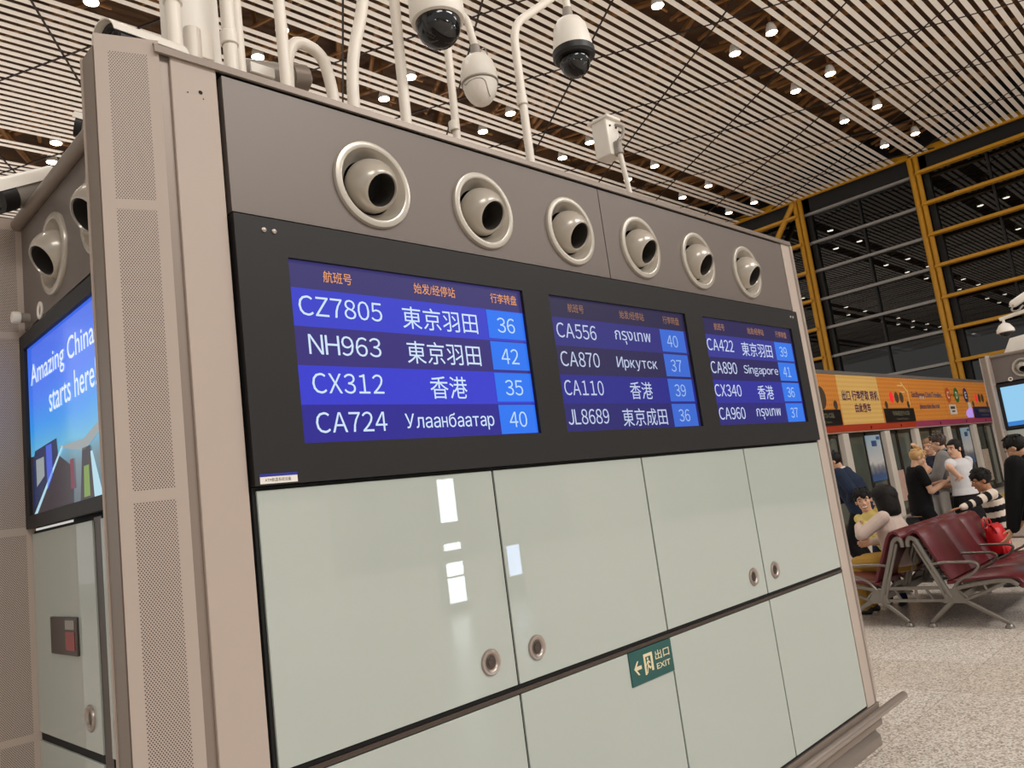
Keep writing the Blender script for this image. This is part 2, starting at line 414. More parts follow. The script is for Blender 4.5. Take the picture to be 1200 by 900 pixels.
# ------------------------------------------------------------------ the information kiosk
FY, LX = 2.0, .853                   # planes of the front and of the left side
ZT, ZB1, ZB0, ZS, ZP = 2.972, 2.506, 1.734, .995, .232
XR = 4.66; YB = 3.46
kiosk = thing('information_kiosk', 'large beige information kiosk with three flight screens and a row of round air vents', 'information kiosk', (0, 0, 0))
def vent(parent, c, n):
    """round nozzle: ring > ball"""
    c, n = V(c), V(n)
    r = MB().lathe([(.151, -.004), (.151, .007), (.148, .012), (.133, .015), (.126, .013), (.120, .002), (.110, -.014), (.099, -.026), (.094, -.030)], c, n, 48).build('air_vent', M['vent'], parent)
    R = .090; a0 = math.asin(.0605 / R); prof = []; sd = n.cross(V((0, 0, 1)))
    d = (n * math.cos(.56) - V((0, 0, 1)) * math.sin(.56) - sd * (.16 if n.x < -.5 else .04)).normalized(); q = c - n * .010
    for i in range(15):
        t = math.pi * .62 - (math.pi * .62 - a0) * i / 14
        prof.append((R * math.sin(t), R * math.cos(t)))
    h = R * math.cos(a0)
    prof += [(.0565, h + .001), (.054, h - .005)]
    MB().lathe(prof, q, d, 40).build('nozzle', M['vent'], r)
    MB().lathe([(.054, h - .005), (.050, -.02)], q, d, 32).build('nozzle_lining', M['ducttube'], r)
    MB().lathe([(.0515, -.018), (.001, -.0185)], q, d, 32).build('duct', M['hole'], r)
    return r
def holed_panel(o, u, v, n, x0, x1, z0, z1, holes, r=.142, th=.03):
    """flat panel in the plane of u, v with round holes for the vents"""
    o, u, v, n = V(o), V(u), V(v), V(n); b = MB(); at_ = lambda x, z, d=0: o + u * x + v * z - n * d
    cut = [x0]; hw = .17
    for cx, cz in holes: cut += [cx - hw, cx + hw]
    cut.append(x1)
    for i in range(0, len(cut), 2): b.quad(at_(cut[i], z0), at_(cut[i + 1], z0), at_(cut[i + 1], z1), at_(cut[i], z1))
    for cx, cz in holes:
        an = sorted(set([2 * math.pi * i / 48 for i in range(48)] + [math.atan2(a_ - cz, s_ * hw) % (2 * math.pi) for a_ in (z0, z1) for s_ in (-1, 1)])); I, O, D = [], [], []
        for a_ in an:
            c_, s_ = math.cos(a_), math.sin(a_)
            k_ = min(hw / abs(c_) if abs(c_) > 1e-6 else 9, ((z1 - cz) / s_ if s_ > 1e-6 else ((z0 - cz) / s_ if s_ < -1e-6 else 9)))
            I.append(b.b.verts.new(at_(cx + r * c_, cz + r * s_))); O.append(b.b.verts.new(at_(cx + k_ * c_, cz + k_ * s_))); D.append(b.b.verts.new(at_(cx + r * c_, cz + r * s_, th)))
        m_ = len(an)
        for i in range(m_):
            j = (i + 1) % m_; b.face([I[i], O[i], O[j], I[j]]); b.face([I[i], I[j], D[j], D[i]])
    for a_, c_ in (((x0, z0), (x1, z0)), ((x1, z0), (x1, z1)), ((x1, z1), (x0, z1)), ((x0, z1), (x0, z0))): b.quad(at_(*a_), at_(*c_), at_(*c_, th), at_(*a_, th))
    return b.build('vent_panel', M['ventpanel'], kiosk, smooth=False)
def finger_lock(parent, c, n):
    c, n = V(c), V(n)
    r = MB().lathe([(.042, -.001), (.042, .004), (.039, .008), (.030, .008), (.025, .004), (.022, -.0005)], c, n, 36).build('lock', M['steel'], parent)
    MB().lathe([(.022, .0012), (.014, .0018), (.013, .004), (.001, .004)], c, n, 24).build('lock_barrel', M['steel_dk'], r)
    return r
# core and roof
b = MB(); b.box(LX + .14, XR - .03, FY + .14, YB - .02, .16, 2.90); b.build('core', M['gap'], kiosk, smooth=False)
b = MB(); b.box(1.02, 4.54, FY + .12, YB - .1, 0.0, .16); b.box(1.0, 4.62, FY + .06, FY + .12, .0, .155)
b.build('plinth', M['steel_dk'], kiosk, smooth=False)
b = MB(); b.box(LX + .05, XR - .02, FY + .06, YB - .05, 2.88, 2.93); b.build('roof_panel', M['pillar_dk'], kiosk, smooth=False)
# coping rail along the top of the front and the left side
b = MB()
b.ribbon([(FY + .05, ZT - .012), (FY + .03, ZT), (FY + .008, ZT), (FY - .004, ZT - .008), (FY - .006, ZT - .03)], .008, .83, XR + .01)
b.build('coping', M['coping'], kiosk)
b = MB(); b.tube([(LX - .012, 2.02, ZT - .018), (LX - .012, YB - .012, ZT - .018)], .026, 14); b.build('coping', M['pillar_dk'], kiosk)
# front grey panels that carry the vents
VX = (1.524, 2.027, 2.530, 3.032, 3.533, 4.039)
for x0, x1 in ((1.022, 2.764), (2.770, 4.532)):
    holed_panel((0, FY, 0), (1, 0, 0), (0, 0, 1), (0, -1, 0), x0, x1, ZB1 + .012, 2.934, [(x, 2.697) for x in VX if x0 < x < x1])
for x in (1.524, 2.027, 2.530, 3.032, 3.533, 4.039): vent(kiosk, (x, FY, 2.697), (0, -1, 0))
holed_panel((LX, 0, 0), (0, -1, 0), (0, 0, 1), (-1, 0, 0), -(YB - .012), -2.16, ZB1 + .012, 2.94, [(-3.03, 2.70), (-2.56, 2.70)])
for yv in (2.56, 3.03): vent(kiosk, (LX, yv, 2.70), (-1, 0, 0))
# flat corner panels of the front
def flat_panel(x0, x1):
    b = MB(); b.box(x0, x1, FY, FY + .05, .225, 2.955); return b.build('corner_panel', M['pillar'], kiosk, bevel=.003)
cp = flat_panel(.874, 1.006)
MB().lathe([(.006, .0005), (.0005, .0006)], (.955, FY - .0004, 2.86), (0, -1, 0), 14).lathe([(.0022, .0005), (.0003, .0006)], (.962, FY - .0004, 2.842), (0, -1, 0), 8).lathe([(.0022, .0005), (.0003, .0006)], (.918, FY - .0004, 2.85), (0, -1, 0), 8).build('screw_hole', M['gap'], cp)
flat_panel(4.548, 4.652)
b = MB(); b.box(4.656, 4.69, FY + .006, FY + .05, .225, 2.955); b.build('corner_edge', M['pillar_dk'], kiosk, bevel=.002)
b = MB(); b.box(.842, .874, FY + .010, FY + .05, .225, 2.955); b.build('corner_recess', M['pillar_dk'], kiosk, smooth=False)
# chamfered perforated corner pillars
def pillar(ax, ay, ang, L, mirror=False, ret=True):
    """perforated panel starting at (ax, ay), running along local +x turned by ang; front is local -y"""
    o = bpy.data.objects.new('corner_pillar', None); COL.objects.link(o); o.parent = kiosk
    ca, sa = math.cos(ang), math.sin(ang)
    me = MB(); zs = [.225, .30, .975, 1.002, 1.722, 1.749, 2.486, 2.513, 2.936, 2.982]; u0, u1 = L * .205, L * .81
    for i, (z0, z1) in enumerate(zip(zs, zs[1:])):
        for j, (a, c) in enumerate(((0, u0), (u0, u1), (u1, L))):
            me.mi = 1 if (j == 1 and i % 2 == 1) else 0
            me.quad((a, 0, z0), (c, 0, z0), (c, 0, z1), (a, 0, z1))
    me.mi = 0
    me.quad((0, 0, .225), (0, 0, 2.982), (0, .02, 2.982), (0, .02, .225)); me.quad((L, 0, .225), (L, 0, 2.982), (L, .02, 2.982), (L, .02, .225))
    me.quad((0, 0, 2.982), (L, 0, 2.982), (L, .02, 2.982), (0, .02, 2.982)); me.quad((0, .02, .225), (L, .02, .225), (L, .02, 2.982), (0, .02, 2.982))
    m_ = me.mesh('perforated_panel'); p = link('perforated_panel', m_, [M['pillar'], M['perf']], o, smooth=False)
    p.location = (ax, ay, 0); p.rotation_euler = (0, 0, ang)
    if ret:
        b = MB(); x = ax
        b.box(x + .002, x + .016, ay + .018, ay + .105, .225, 2.955); b.build('return_strip', M['pillar_dk'], o, smooth=False)
        b = MB(); b.box(x - .001, x + .02, ay + .098, ay + .110, .225, 2.958); b.box(x + .016, LX + .02, ay + .09, ay + .105, .225, 2.955); b.build('edge_strip', M['pillar'], o, smooth=False)
    return o
pillar(.694, 2.053, -math.atan2(.053, .150), .159)
pillar(.694, 3.470, -.10, .172, ret=True)
pr = pillar(4.70, 2.012, .34, .159, ret=False)
# display board of the front
b = MB()
X0, X1, BY = 1.016, 4.545, FY - .018
SX = [(1.175, 2.164), (2.314, 3.298), (3.455, 4.436)]; SZ0, SZ1 = 1.844, 2.395
xs = [X0] + [v for s in SX for v in s] + [X1]
b.box(X0, X1, BY, FY + .03, SZ1, ZB1); b.box(X0, X1, BY, FY + .03, ZB0, SZ0)
for i in range(0, len(xs), 2): b.box(xs[i], xs[i + 1], BY, FY + .03, SZ0, SZ1)
board = b.build('display_board', M['board'], kiosk, smooth=False)
for x in (1.105, 1.137, 4.452, 4.484):
    MB().lathe([(.0075, 0), (.0075, .003), (.004, .005), (.0005, .005)], (x, BY, 2.468), (0, -1, 0), 14).build('board_rivet', M['steel'], board)
# screens
FL = [[('CZ7805', '東京羽田', '36', .028, .331, .412, .751), ('NH963', '東京羽田', '42', .050, .312, .415, .747), ('CX312', '香港', '35', .050, .307, .497, .663), ('CA724', 'Улаанбаатар', '40', .050, .305, .377, .774)],
      [('CA556', 'กรุงเทพ', '40', .033, .288, .420, .690), ('CA870', 'Иркутск', '37', .033, .284, .404, .708), ('CA110', '香港', '39', .031, .283, .469, .637), ('JL8689', '東京成田', '36', .028, .292, .386, .722)],
      [('CA422', '東京羽田', '39', .023, .289, .375, .724), ('CA890', 'Singapore', '41', .023, .285, .358, .752), ('CX340', '香港', '36', .023, .291, .469, .650), ('CA960', 'กรุงเทพ', '37', .026, .292, .415, .696)]]
SC = [dict(head=(60, 54, 112), r=[(60, 66, 204), (58, 48, 122), (58, 62, 208), (46, 40, 146)], tile=(44, 120, 246), tx=(212, 232, 255), hd=(238, 160, 92), te=(190, 222, 255)),
      dict(head=(48, 42, 74), r=[(54, 50, 126), (48, 42, 82), (46, 44, 138), (44, 40, 110)], tile=(62, 108, 214), tx=(196, 208, 236), hd=(158, 114, 82), te=(160, 190, 236)),
      dict(head=(52, 46, 86), r=[(62, 62, 150), (52, 46, 96), (56, 56, 156), (52, 48, 122)], tile=(60, 124, 238), tx=(206, 218, 246), hd=(176, 126, 90), te=(170, 202, 246))]  # second and third sets dimmer: viewing-angle falloff put into the colours
U, W3 = V((1, 0, 0)), V((0, 0, 1))
for si in range(3):
    x0, x1 = SX[si]; w, h = x1 - x0, SZ1 - SZ0; c = SC[si]; o = V((x0, FY - .004, SZ0))
    ms = [emis('screen_header', c['head'])] + [emis('screen_row', q) for q in c['r']]
    b = MB(); vb = [1, .845, .632, .418, .205, 0]
    for i in range(5):
        b.mi = i; flat_rect(b, o, U, W3, 0, w, vb[i + 1] * h, vb[i] * h)
    scr = b.build('flight_screen', ms, board, smooth=False)
    e = .0016
    oo = o + V((0, -e, 0)); hm = emis('heading_orange', c['hd'])
    dx = [.0, -.02, -.03][si]
    for s_, u0, u1 in (('航班号', .122, .226), ('始发/经停站', .475, .660), ('行李转盘', .835 + dx, .972 + dx)):
        b = MB(); text_into(b, s_, oo + U * u0 * w + W3 * .892 * h, U, W3, (u1 - u0) * w, .068 * h, .004)
        b.build('column_heading', hm, scr, smooth=False)
    t0 = [.804, .773, .769][si]; t1 = [.996, .979, .985][si]
    for i, (fn, ds, cr, a0, a1, d0, d1) in enumerate(FL[si]):
        top = 1 - (.195 + i * .2135)
        b = MB(); sans_into(b, fn, oo + U * a0 * w + W3 * (top - .113) * h, U, W3, (a1 - a0) * w, .113 * h)
        b.build('flight_number', emis('screen_lettering', c['tx']), scr, smooth=False)
        lo, hi = ((-.140, .0) if ord(ds[0]) > 0x3000 else (-.125, -.015))
        b = MB(); q_ = (b, ds, oo + U * d0 * w + W3 * (top + lo) * h, U, W3, (d1 - d0) * w, (hi - lo) * h)
        if ds.isascii(): sans_into(*q_)
        elif 0x400 <= ord(ds[0]) < 0x500: sans_into(*q_, gap=.1, plain=True)
        else: text_into(*q_)
        b.build('destination', emis('screen_lettering', c['tx']), scr, smooth=False)
        b = MB(); flat_rect(b, oo, U, W3, t0 * w, t1 * w, (top - .158) * h, (top + .034) * h)
        tl = b.build('carousel_tile', emis('tile_blue', c['tile']), scr, smooth=False)
        b = MB(); sans_into(b, cr, oo + V((0, -e, 0)) + U * (t0 + .047) * w + W3 * (top - .117) * h, U, W3, .092 * w, .105 * h)
        b.build('carousel_number', emis('tile_lettering', c['te']), scr, smooth=False)
# glass doors below the board
gx = [1.022, 1.905, 2.786, 3.663, 4.540]
b = MB(); b.box(1.016, 4.548, FY + .006, FY + .03, .225, ZB0 - .002); b.build('door_backing', M['gap'], kiosk, smooth=False)
for i in range(4):
    a, c = gx[i] + .005, gx[i + 1] - .005
    for z0, z1, up in ((1.004, ZB0 - .012, True), (.240, .972, False)):
        b = MB(); b.box(a, c, FY - .001, FY + .012, z0, z1); g = b.build('glass_door' if up else 'glass_panel', M['glass'], kiosk, bevel=.0015)
        if up: finger_lock(g, ((c - .11) if i % 2 == 0 else (a + .10), FY - .001, 1.102), (0, -1, 0))
b = MB(); b.box(1.02, 4.54, FY - .004, FY + .006, .976, .990); b.build('door_trim', M['steel_dk'], kiosk, smooth=False)
b = MB(); b.box(LX + .006, LX + .03, 2.14, YB - .004, .225, ZB0 - .002); b.build('door_backing', M['gap'], kiosk, smooth=False)  # black sheet added to keep light from showing through the door gaps
for x0, x1 in ((1.0, 1.03), (2.755, 2.78), (4.525, 4.555)):  # black strips added behind the joints to stop light showing through
    b = MB(); b.box(x0, x1, FY + .031, FY + .06, ZB0, 2.95); b.build('panel_backing', M['gap'], kiosk, smooth=False)
b = MB(); b.box(1.0, 4.56, FY + .031, FY + .06, 2.925, 2.96); b.build('panel_backing', M['gap'], kiosk, smooth=False)
b = MB(); b.box(LX + .031, LX + .06, 3.42, YB, 2.4, 2.96); b.build('panel_backing', M['gap'], kiosk, smooth=False)
# bumper rail and kick plate
b = MB(); b.tube([(.9, FY - .022, .178), (5.02, FY - .022, .178)], .023, 16); b.build('bumper_rail', M['steel'], kiosk)
b = MB(); b.box(1.0, 4.70, FY + .0, FY + .06, .10, .222); b.build('rail_channel', M['pillar_dk'], kiosk, smooth=False)
b = MB(); b.ribbon([(FY + .01, .0), (FY + .01, .05), (FY + .035, .075), (FY + .035, .13)], .012, 1.0, 4.66); b.build('kick_plate', M['steel'], kiosk)
# left side: glass, divider, display
for y0, y1, up in ((2.16, 2.688, True), (2.768, 3.452, True), (2.16, 2.688, False), (2.768, 3.452, False)):
    z0, z1 = (1.004, 1.722) if up else (.24, .975)
    b = MB(); b.box(LX - .001, LX + .012, y0, y1, z0, z1); g = b.build('glass_door' if up else 'glass_panel', M['glass'], kiosk, bevel=.0015)
    if up: finger_lock(g, (LX - .001, 2.868 if y0 > 2.5 else 2.605, 1.104), (-1, 0, 0))
b = MB(); b.box(LX + .004, LX + .02, 2.692, 2.765, .23, 1.73); b.build('door_post', M['steel_dk'], kiosk, smooth=False)
b = MB(); b.box(LX - .02, LX + .02, 2.14, 3.464, 2.432, 2.490); b.box(LX - .02, LX + .02, 2.14, 3.464, 1.742, 1.790)
b.box(LX - .02, LX + .02, 3.405, 3.464, 1.79, 2.432); b.box(LX - .02, LX + .02, 2.14, 2.18, 1.79, 2.432)
lb = b.build('display_board', M['board'], kiosk, bevel=.002)
m = bpy.data.materials.new('advert_image'); m.use_nodes = True; nt = m.node_tree; pb = nt.nodes['Principled BSDF']
pb.inputs['Base Color'].default_value = (.01, .01, .012, 1); pb.inputs['Roughness'].default_value = .12
tc = nt.nodes.new('ShaderNodeTexCoord'); sp = nt.nodes.new('ShaderNodeSeparateXYZ'); nt.links.new(tc.outputs['Object'], sp.inputs[0])
f = math_node(nt, 'DIVIDE', math_node(nt, 'SUBTRACT', sp.outputs['Z'], 1.79), .642)
nz = nt.nodes.new('ShaderNodeTexNoise'); nz.inputs['Scale'].default_value = 3.5; nt.links.new(tc.outputs['Object'], nz.inputs['Vector'])
f = math_node(nt, 'ADD', f, math_node(nt, 'MULTIPLY', math_node(nt, 'SUBTRACT', nz.outputs['Fac'], .5), .16))
rp = nt.nodes.new('ShaderNodeValToRGB'); nt.links.new(f, rp.inputs[0]); e = rp.color_ramp.elements
e[0].position = .0; e[0].color = (*lin((70, 84, 96)), 1); e[1].position = 1; e[1].color = (*lin((58, 104, 232)), 1)
for p_, c_ in ((.2, (96, 120, 128)), (.34, (92, 176, 214)), (.5, (52, 150, 234)), (.7, (66, 122, 240))):
    q = e.new(p_); q.color = (*lin(c_), 1)
nt.links.new(rp.outputs[0], pb.inputs['Emission Color']); pb.inputs['Emission Strength'].default_value = .95
UL = V((0, -1, 0)); ol = V((LX - .006, 3.405, 1.79))
b = MB(); flat_rect(b, ol, UL, W3, 0, 1.225, 0, .642); ls = b.build('advert_screen', m, lb, smooth=False)
b = MB(); q = ol + V((-.002, 0, 0))
text_into(b, 'Amazing China', q + UL * .042 + W3 * .462, UL, W3, .725, .105, .004)
am = emis('advert_white', (226, 240, 255)); b.build('advert_lettering', am, ls, smooth=False); b = MB()
text_into(b, 'starts here!', q + UL * .262 + W3 * .348, UL, W3, .515, .095, .004)
b.build('advert_lettering', am, ls, smooth=False)
b = MB(); q = ol + V((-.0015, 0, 0)); mats = [emis('jet_bridge_grey', (150, 158, 160)), emis('train_navy', (34, 46, 84)), emis('train_blue', (70, 96, 210)), emis('people_green', (120, 150, 70)), emis('platform_dark', (52, 44, 52)), emis('stripe_pale', (176, 216, 232)), emis('red_post', (120, 50, 70))]
def pg(i, *pts):
    b.mi = i; b.poly([q + UL * x + W3 * z for x, z in pts])
pg(4, (0, .0), (.48, .0), (.50, .12), (.30, .20), (.0, .22))
q = ol + V((-.0018, 0, 0))
pg(1, (.02, .02), (.10, .05), (.34, .19), (.33, .245), (.06, .235), (.02, .18)); q = ol + V((-.0021, 0, 0))
pg(2, (.2, .075), (.27, .12), (.27, .235), (.2, .235)); pg(5, (.02, .0), (.06, .0), (.40, .205), (.385, .21)); pg(0, (.07, .10), (.17, .13), (.17, .20), (.07, .20))
pg(0, (.34, .21), (.62, .16), (1.1, .29), (1.1, .31), (.62, .20)); pg(4, (.56, .0), (.72, .0), (.68, .17), (.60, .17)); q = ol + V((-.0024, 0, 0))
pg(3, (.60, .01), (.66, .01), (.66, .11), (.61, .11)); pg(5, (.70, .0), (.78, .0), (.70, .15), (.68, .15)); pg(6, (.47, .05), (.51, .05), (.51, .15), (.47, .15)); pg(6, (.82, .04), (.86, .04), (.86, .17), (.82, .17))
b.build('advert_picture', mats, ls, smooth=False)
# things fixed to the kiosk
k = thing('exit_sign', 'small green exit sign with a left arrow and a running man', 'exit sign', (2.642, FY - .004, .909))
MB().box(2.498, 2.786, FY - .006, FY - .001, .845, .973).build('sign_plate', M['green'], k, bevel=.001)
b = MB(); o = V((2.498, FY - .0066, .845))
def sp_(pts): b.poly([o + U * x + W3 * z for x, z in pts])
sp_([(.022, .062), (.046, .088), (.056, .088), (.040, .069), (.072, .069), (.072, .055), (.040, .055), (.056, .036), (.046, .036)])
b.build('arrow', M['cream'], k, smooth=False)
b = MB(); sp_([(.090, .026), (.102, .026), (.102, .092), (.136, .092), (.136, .034), (.150, .034), (.150, .104), (.090, .104)])
flat_disc(b, o, U, W3, .116, .083, .0055, .0055, 14)
sp_([(.110, .074), (.122, .077), (.133, .066), (.129, .063), (.121, .070), (.119, .060), (.130, .050), (.134, .052), (.136, .049), (.126, .042), (.115, .052), (.108, .030), (.102, .030), (.111, .058), (.112, .068), (.103, .058), (.100, .060)])
b.build('running_figure', M['cream'], k, smooth=False)
b = MB(); text_into(b, '出口', o + U * .168 + W3 * .066, U, W3, .098, .036, .01); text_into(b, 'EXIT', o + U * .170 + W3 * .030, U, W3, .096, .022, .012)
b.build('lettering', M['cream'], k, smooth=False)
k = thing('asset_sticker', 'small white sticker with a blue top edge at the lower left of the screen board', 'sticker', (1.085, BY, 1.752))
b = MB(); b.box(1.030, 1.142, BY - .0012, BY - .0002, 1.738, 1.762); b.build('paper', M['whiteprint'], k, smooth=False)
b = MB(); b.box(1.030, 1.142, BY - .0016, BY - .0002, 1.757, 1.765); b.build('blue_edge', mat('sticker_blue', (28, 40, 150), .5), k, smooth=False)
b = MB(); text_into(b, 'ATM航显系统设备', V((1.044, BY - .0016, 1.743)), U, W3, .078, .010); b.build('print', M['blackplastic'], k, smooth=False)
k = thing('metal_plaque', 'square dark metal plaque with a red patch on the left glass door', 'plaque', (LX, 3.09, 1.35))
MB().box(LX - .010, LX - .0015, 2.945, 3.235, 1.292, 1.418).build('plate', M['steel_dk'], k, bevel=.003)
MB().box(LX - .0115, LX - .0105, 2.965, 3.06, 1.31, 1.37).build('red_patch', mat('plaque_red', (150, 60, 58), .4), k, smooth=False)
MB().box(LX - .0115, LX - .0105, 2.965, 3.06, 1.378, 1.408).build('white_patch', M['greycam'], k, smooth=False)
k = thing('push_knob', 'white round knob sticking out of the left side above its screen', 'knob', (LX, 3.38, 2.551))
MB().cyl((LX, 3.38, 2.551), (LX - .034, 3.38, 2.551), .019).build('stem', M['greycam'], k)
MB().lathe([(.02, -.030), (.023, -.033), (.023, -.056), (.02, -.060), (.001, -.060)], (LX, 3.38, 2.551), (1, 0, 0), 24).build('cap', M['white'], k)
MB().lathe([(.034, -.001), (.034, .004), (.026, .006), (.02, .0)], (LX, 3.232, 2.543), (-1, 0, 0), 24).build('cam_lock', M['white'], kiosk)

# ------------------------------------------------------------------ poles and security cameras on the kiosk roof
RZ = 2.93
def pole(parent, pts, r, collar=None, m='whitepipe', rad=.12):
    p = MB().tube(bez(pts, 8, rad), r, 16).build('pole', M[m], parent)
    if collar is not None: MB().lathe([(r + .001, 0), (r + .007, .004), (r + .007, .05), (r + .001, .056)], collar, (0, 0, 1), 18).build('collar', M[m], p)
    MB().lathe([(r, .012), (r + .035, .010), (r + .038, 0)], (pts[0][0], pts[0][1], RZ), (0, 0, 1), 18).build('pole_foot', M[m], parent)
    return p
G = 'poles and cameras on the kiosk roof'
def just_pole(name, label, pts, r, collar=None, rad=.12):
    k = thing(name, label, 'pole', (pts[0][0], pts[0][1], RZ), G); pole(k, pts, r, collar, rad=rad); return k
just_pole('camera_pole', 'straight white pole left of the grey camera tube on the kiosk roof', [(1.409, 2.6, RZ), (1.409, 2.6, 4.6)], .023)
just_pole('camera_pole', 'straight white pole standing in front of the grey camera tube', [(1.606, 2.6, RZ), (1.606, 2.6, 4.6)], .024)
just_pole('camera_pole', 'white pole with a kink, left of the cream dome camera', [(1.855, 2.5, RZ), (1.855, 2.5, 3.50), (1.98, 2.5, 3.86), (1.98, 2.5, 4.5)], .026, rad=.2)
k = just_pole('conduit_hoop', 'white conduit hoop bending over beside the grey camera tube', [(1.906, 2.7, RZ), (1.896, 2.7, 3.5), (1.86, 2.7, 3.66), (1.73, 2.7, 3.68), (1.68, 2.7, 3.58), (1.66, 2.7, RZ)], .026, rad=.12)
k = thing('power_cabinet', 'white upright box behind the left end of the kiosk top', 'cabinet', (1.2, 2.75, RZ), G)
MB().box(1.22, 1.40, 2.72, 2.86, RZ, 4.3).build('box', M['white'], k, bevel=.006)
MB().box(1.26, 1.36, 2.705, 2.72, 3.46, 3.58).build('bracket_plate', M['whitepipe'], k, bevel=.004)
just_pole('camera_pole', 'white pole with a collar in front of the white upright box', [(1.235, 2.62, RZ), (1.235, 2.62, 3.50)], .032)
k = thing('bullet_camera', 'black domed camera on a white pole at the left end of the kiosk top', 'security camera', (1.09, 2.5, RZ), G)
pole(k, [(1.115, 2.5, RZ), (1.115, 2.5, 3.54)], .027, (1.115, 2.5, 3.49))
MB().lathe([(.01, -.01), (.035, .0), (.062, .06), (.068, .12), (.06, .2), (.03, .25), (.005, .26)], (1.10, 2.5, 3.545), (0, 0, 1), 24).build('smoked_dome', M['blackgloss'], k)
just_pole('camera_pole', 'white pole with a wide collar right of the white upright box', [(1.32, 2.5, RZ), (1.325, 2.5, 4.5)], .026, (1.32, 2.5, 3.40))
# bullet housings with hoods
def bullet(label, tail, head, up=(0, 0, 1), r=.055, base=None, foot=True):
    tail, head = V(tail), V(head); d = (head - tail).normalized(); up = (V(up) - d * d.dot(V(up))).normalized(); s = d.cross(up)
    k = thing('bullet_camera', label, 'security camera', base or (tail.x, tail.y, RZ), G)
    L = (head - tail).length
    def ring(h, a, c, n=20): return [tail + d * h + s * (a * math.cos(2 * math.pi * i / n)) + up * (c * math.sin(2 * math.pi * i / n)) for i in range(n)]
    MB().rings([ring(.02, r * .5, r * .5), ring(.025, r * 1.0, r * .98), ring(L * .72, r * 1.02, r * 1.0), ring(L * .74, r * 1.05, r * 1.02)]).build('body', M['greycam'], k)
    MB().rings([ring(L * .72, r * 1.08, r * 1.06), ring(L * .93, r * 1.08, r * 1.06), ring(L * .935, r * .85, r * .82), ring(L * .90, r * .76, r * .72)]).build('front_bezel', M['blackplastic'], k)
    MB().rings([ring(L * .90, r * .7, r * .7), ring(L * .915, r * .3, r * .3)]).build('lens', M['blackgloss'], k)
    # curved sun hood
    b = MB(); n = 14; O, I = [], []
    for h in (0, L * .5, L * 1.02):
        O.append([]); I.append([])
        for i in range(n + 1):
            t = math.radians(8 + 164 * i / n)
            for A, q in ((O[-1], 1.2), (I[-1], 1.14)): A.append(tail + d * h + s * (r * q * math.cos(t)) + up * (r * q * math.sin(t)))
    rs = [o_ + i_[::-1] for o_, i_ in zip(O, I)]
    b.rings(rs); b.build('sun_hood', M['white'], k)
    if foot:
        m_ = tail + d * L * .4
        MB().tube([m_ - up * r * .8, m_ - up * (r + .02) + (V((base[0], base[1], m_.z)) - m_) * .5 if base else m_ - up * (r + .06), V((base[0], base[1], RZ)) if base else V((m_.x, m_.y, RZ))], .018, 10).build('bracket', M['whitepipe'], k)
    return k
bullet('white hooded bullet camera lying on top of the near corner pillar', (1.04, 2.32, 3.14), (.80, 2.27, 3.115), r=.052)
bullet('white hooded bullet camera pointing left over the back of the left side', px((64, 214), Y=3.3), px((-12, 234), Y=3.24), r=.056, base=(.93, 3.3, RZ))
bullet('small dark hooded camera peeping out behind the near corner pillar', px((128, 158), Y=2.96), px((86, 146), Y=3.0), r=.042)
k = thing('camera_tube', 'grey camera tube lying behind the white poles with a paper label', 'security camera', (1.72, 2.9, RZ), G)
a, c = px((289, 84), Y=2.9), px((352, 92), Y=2.9)
MB().capsule(a, c, .055, .055, 20).build('body', M['greycam'], k)
MB().cyl(c - (c - a).normalized() * .06, c + (c - a).normalized() * .02, .062).build('end_ring', M['pillar_dk'], k)
MB().tube([(a + c) / 2, V(((a + c) / 2)[:2] + (RZ,))], .02).build('stem', M['whitepipe'], k)
b = MB(); m_ = px((308, 82), Y=2.838); b.hexa([m_ + V((x, y, z)) for z in (-.022, .022) for x, y in ((-.055, -.002), (.055, -.002), (.055, .012), (-.055, .012))]); b.build('paper_label', M['whiteprint'], k, smooth=False)
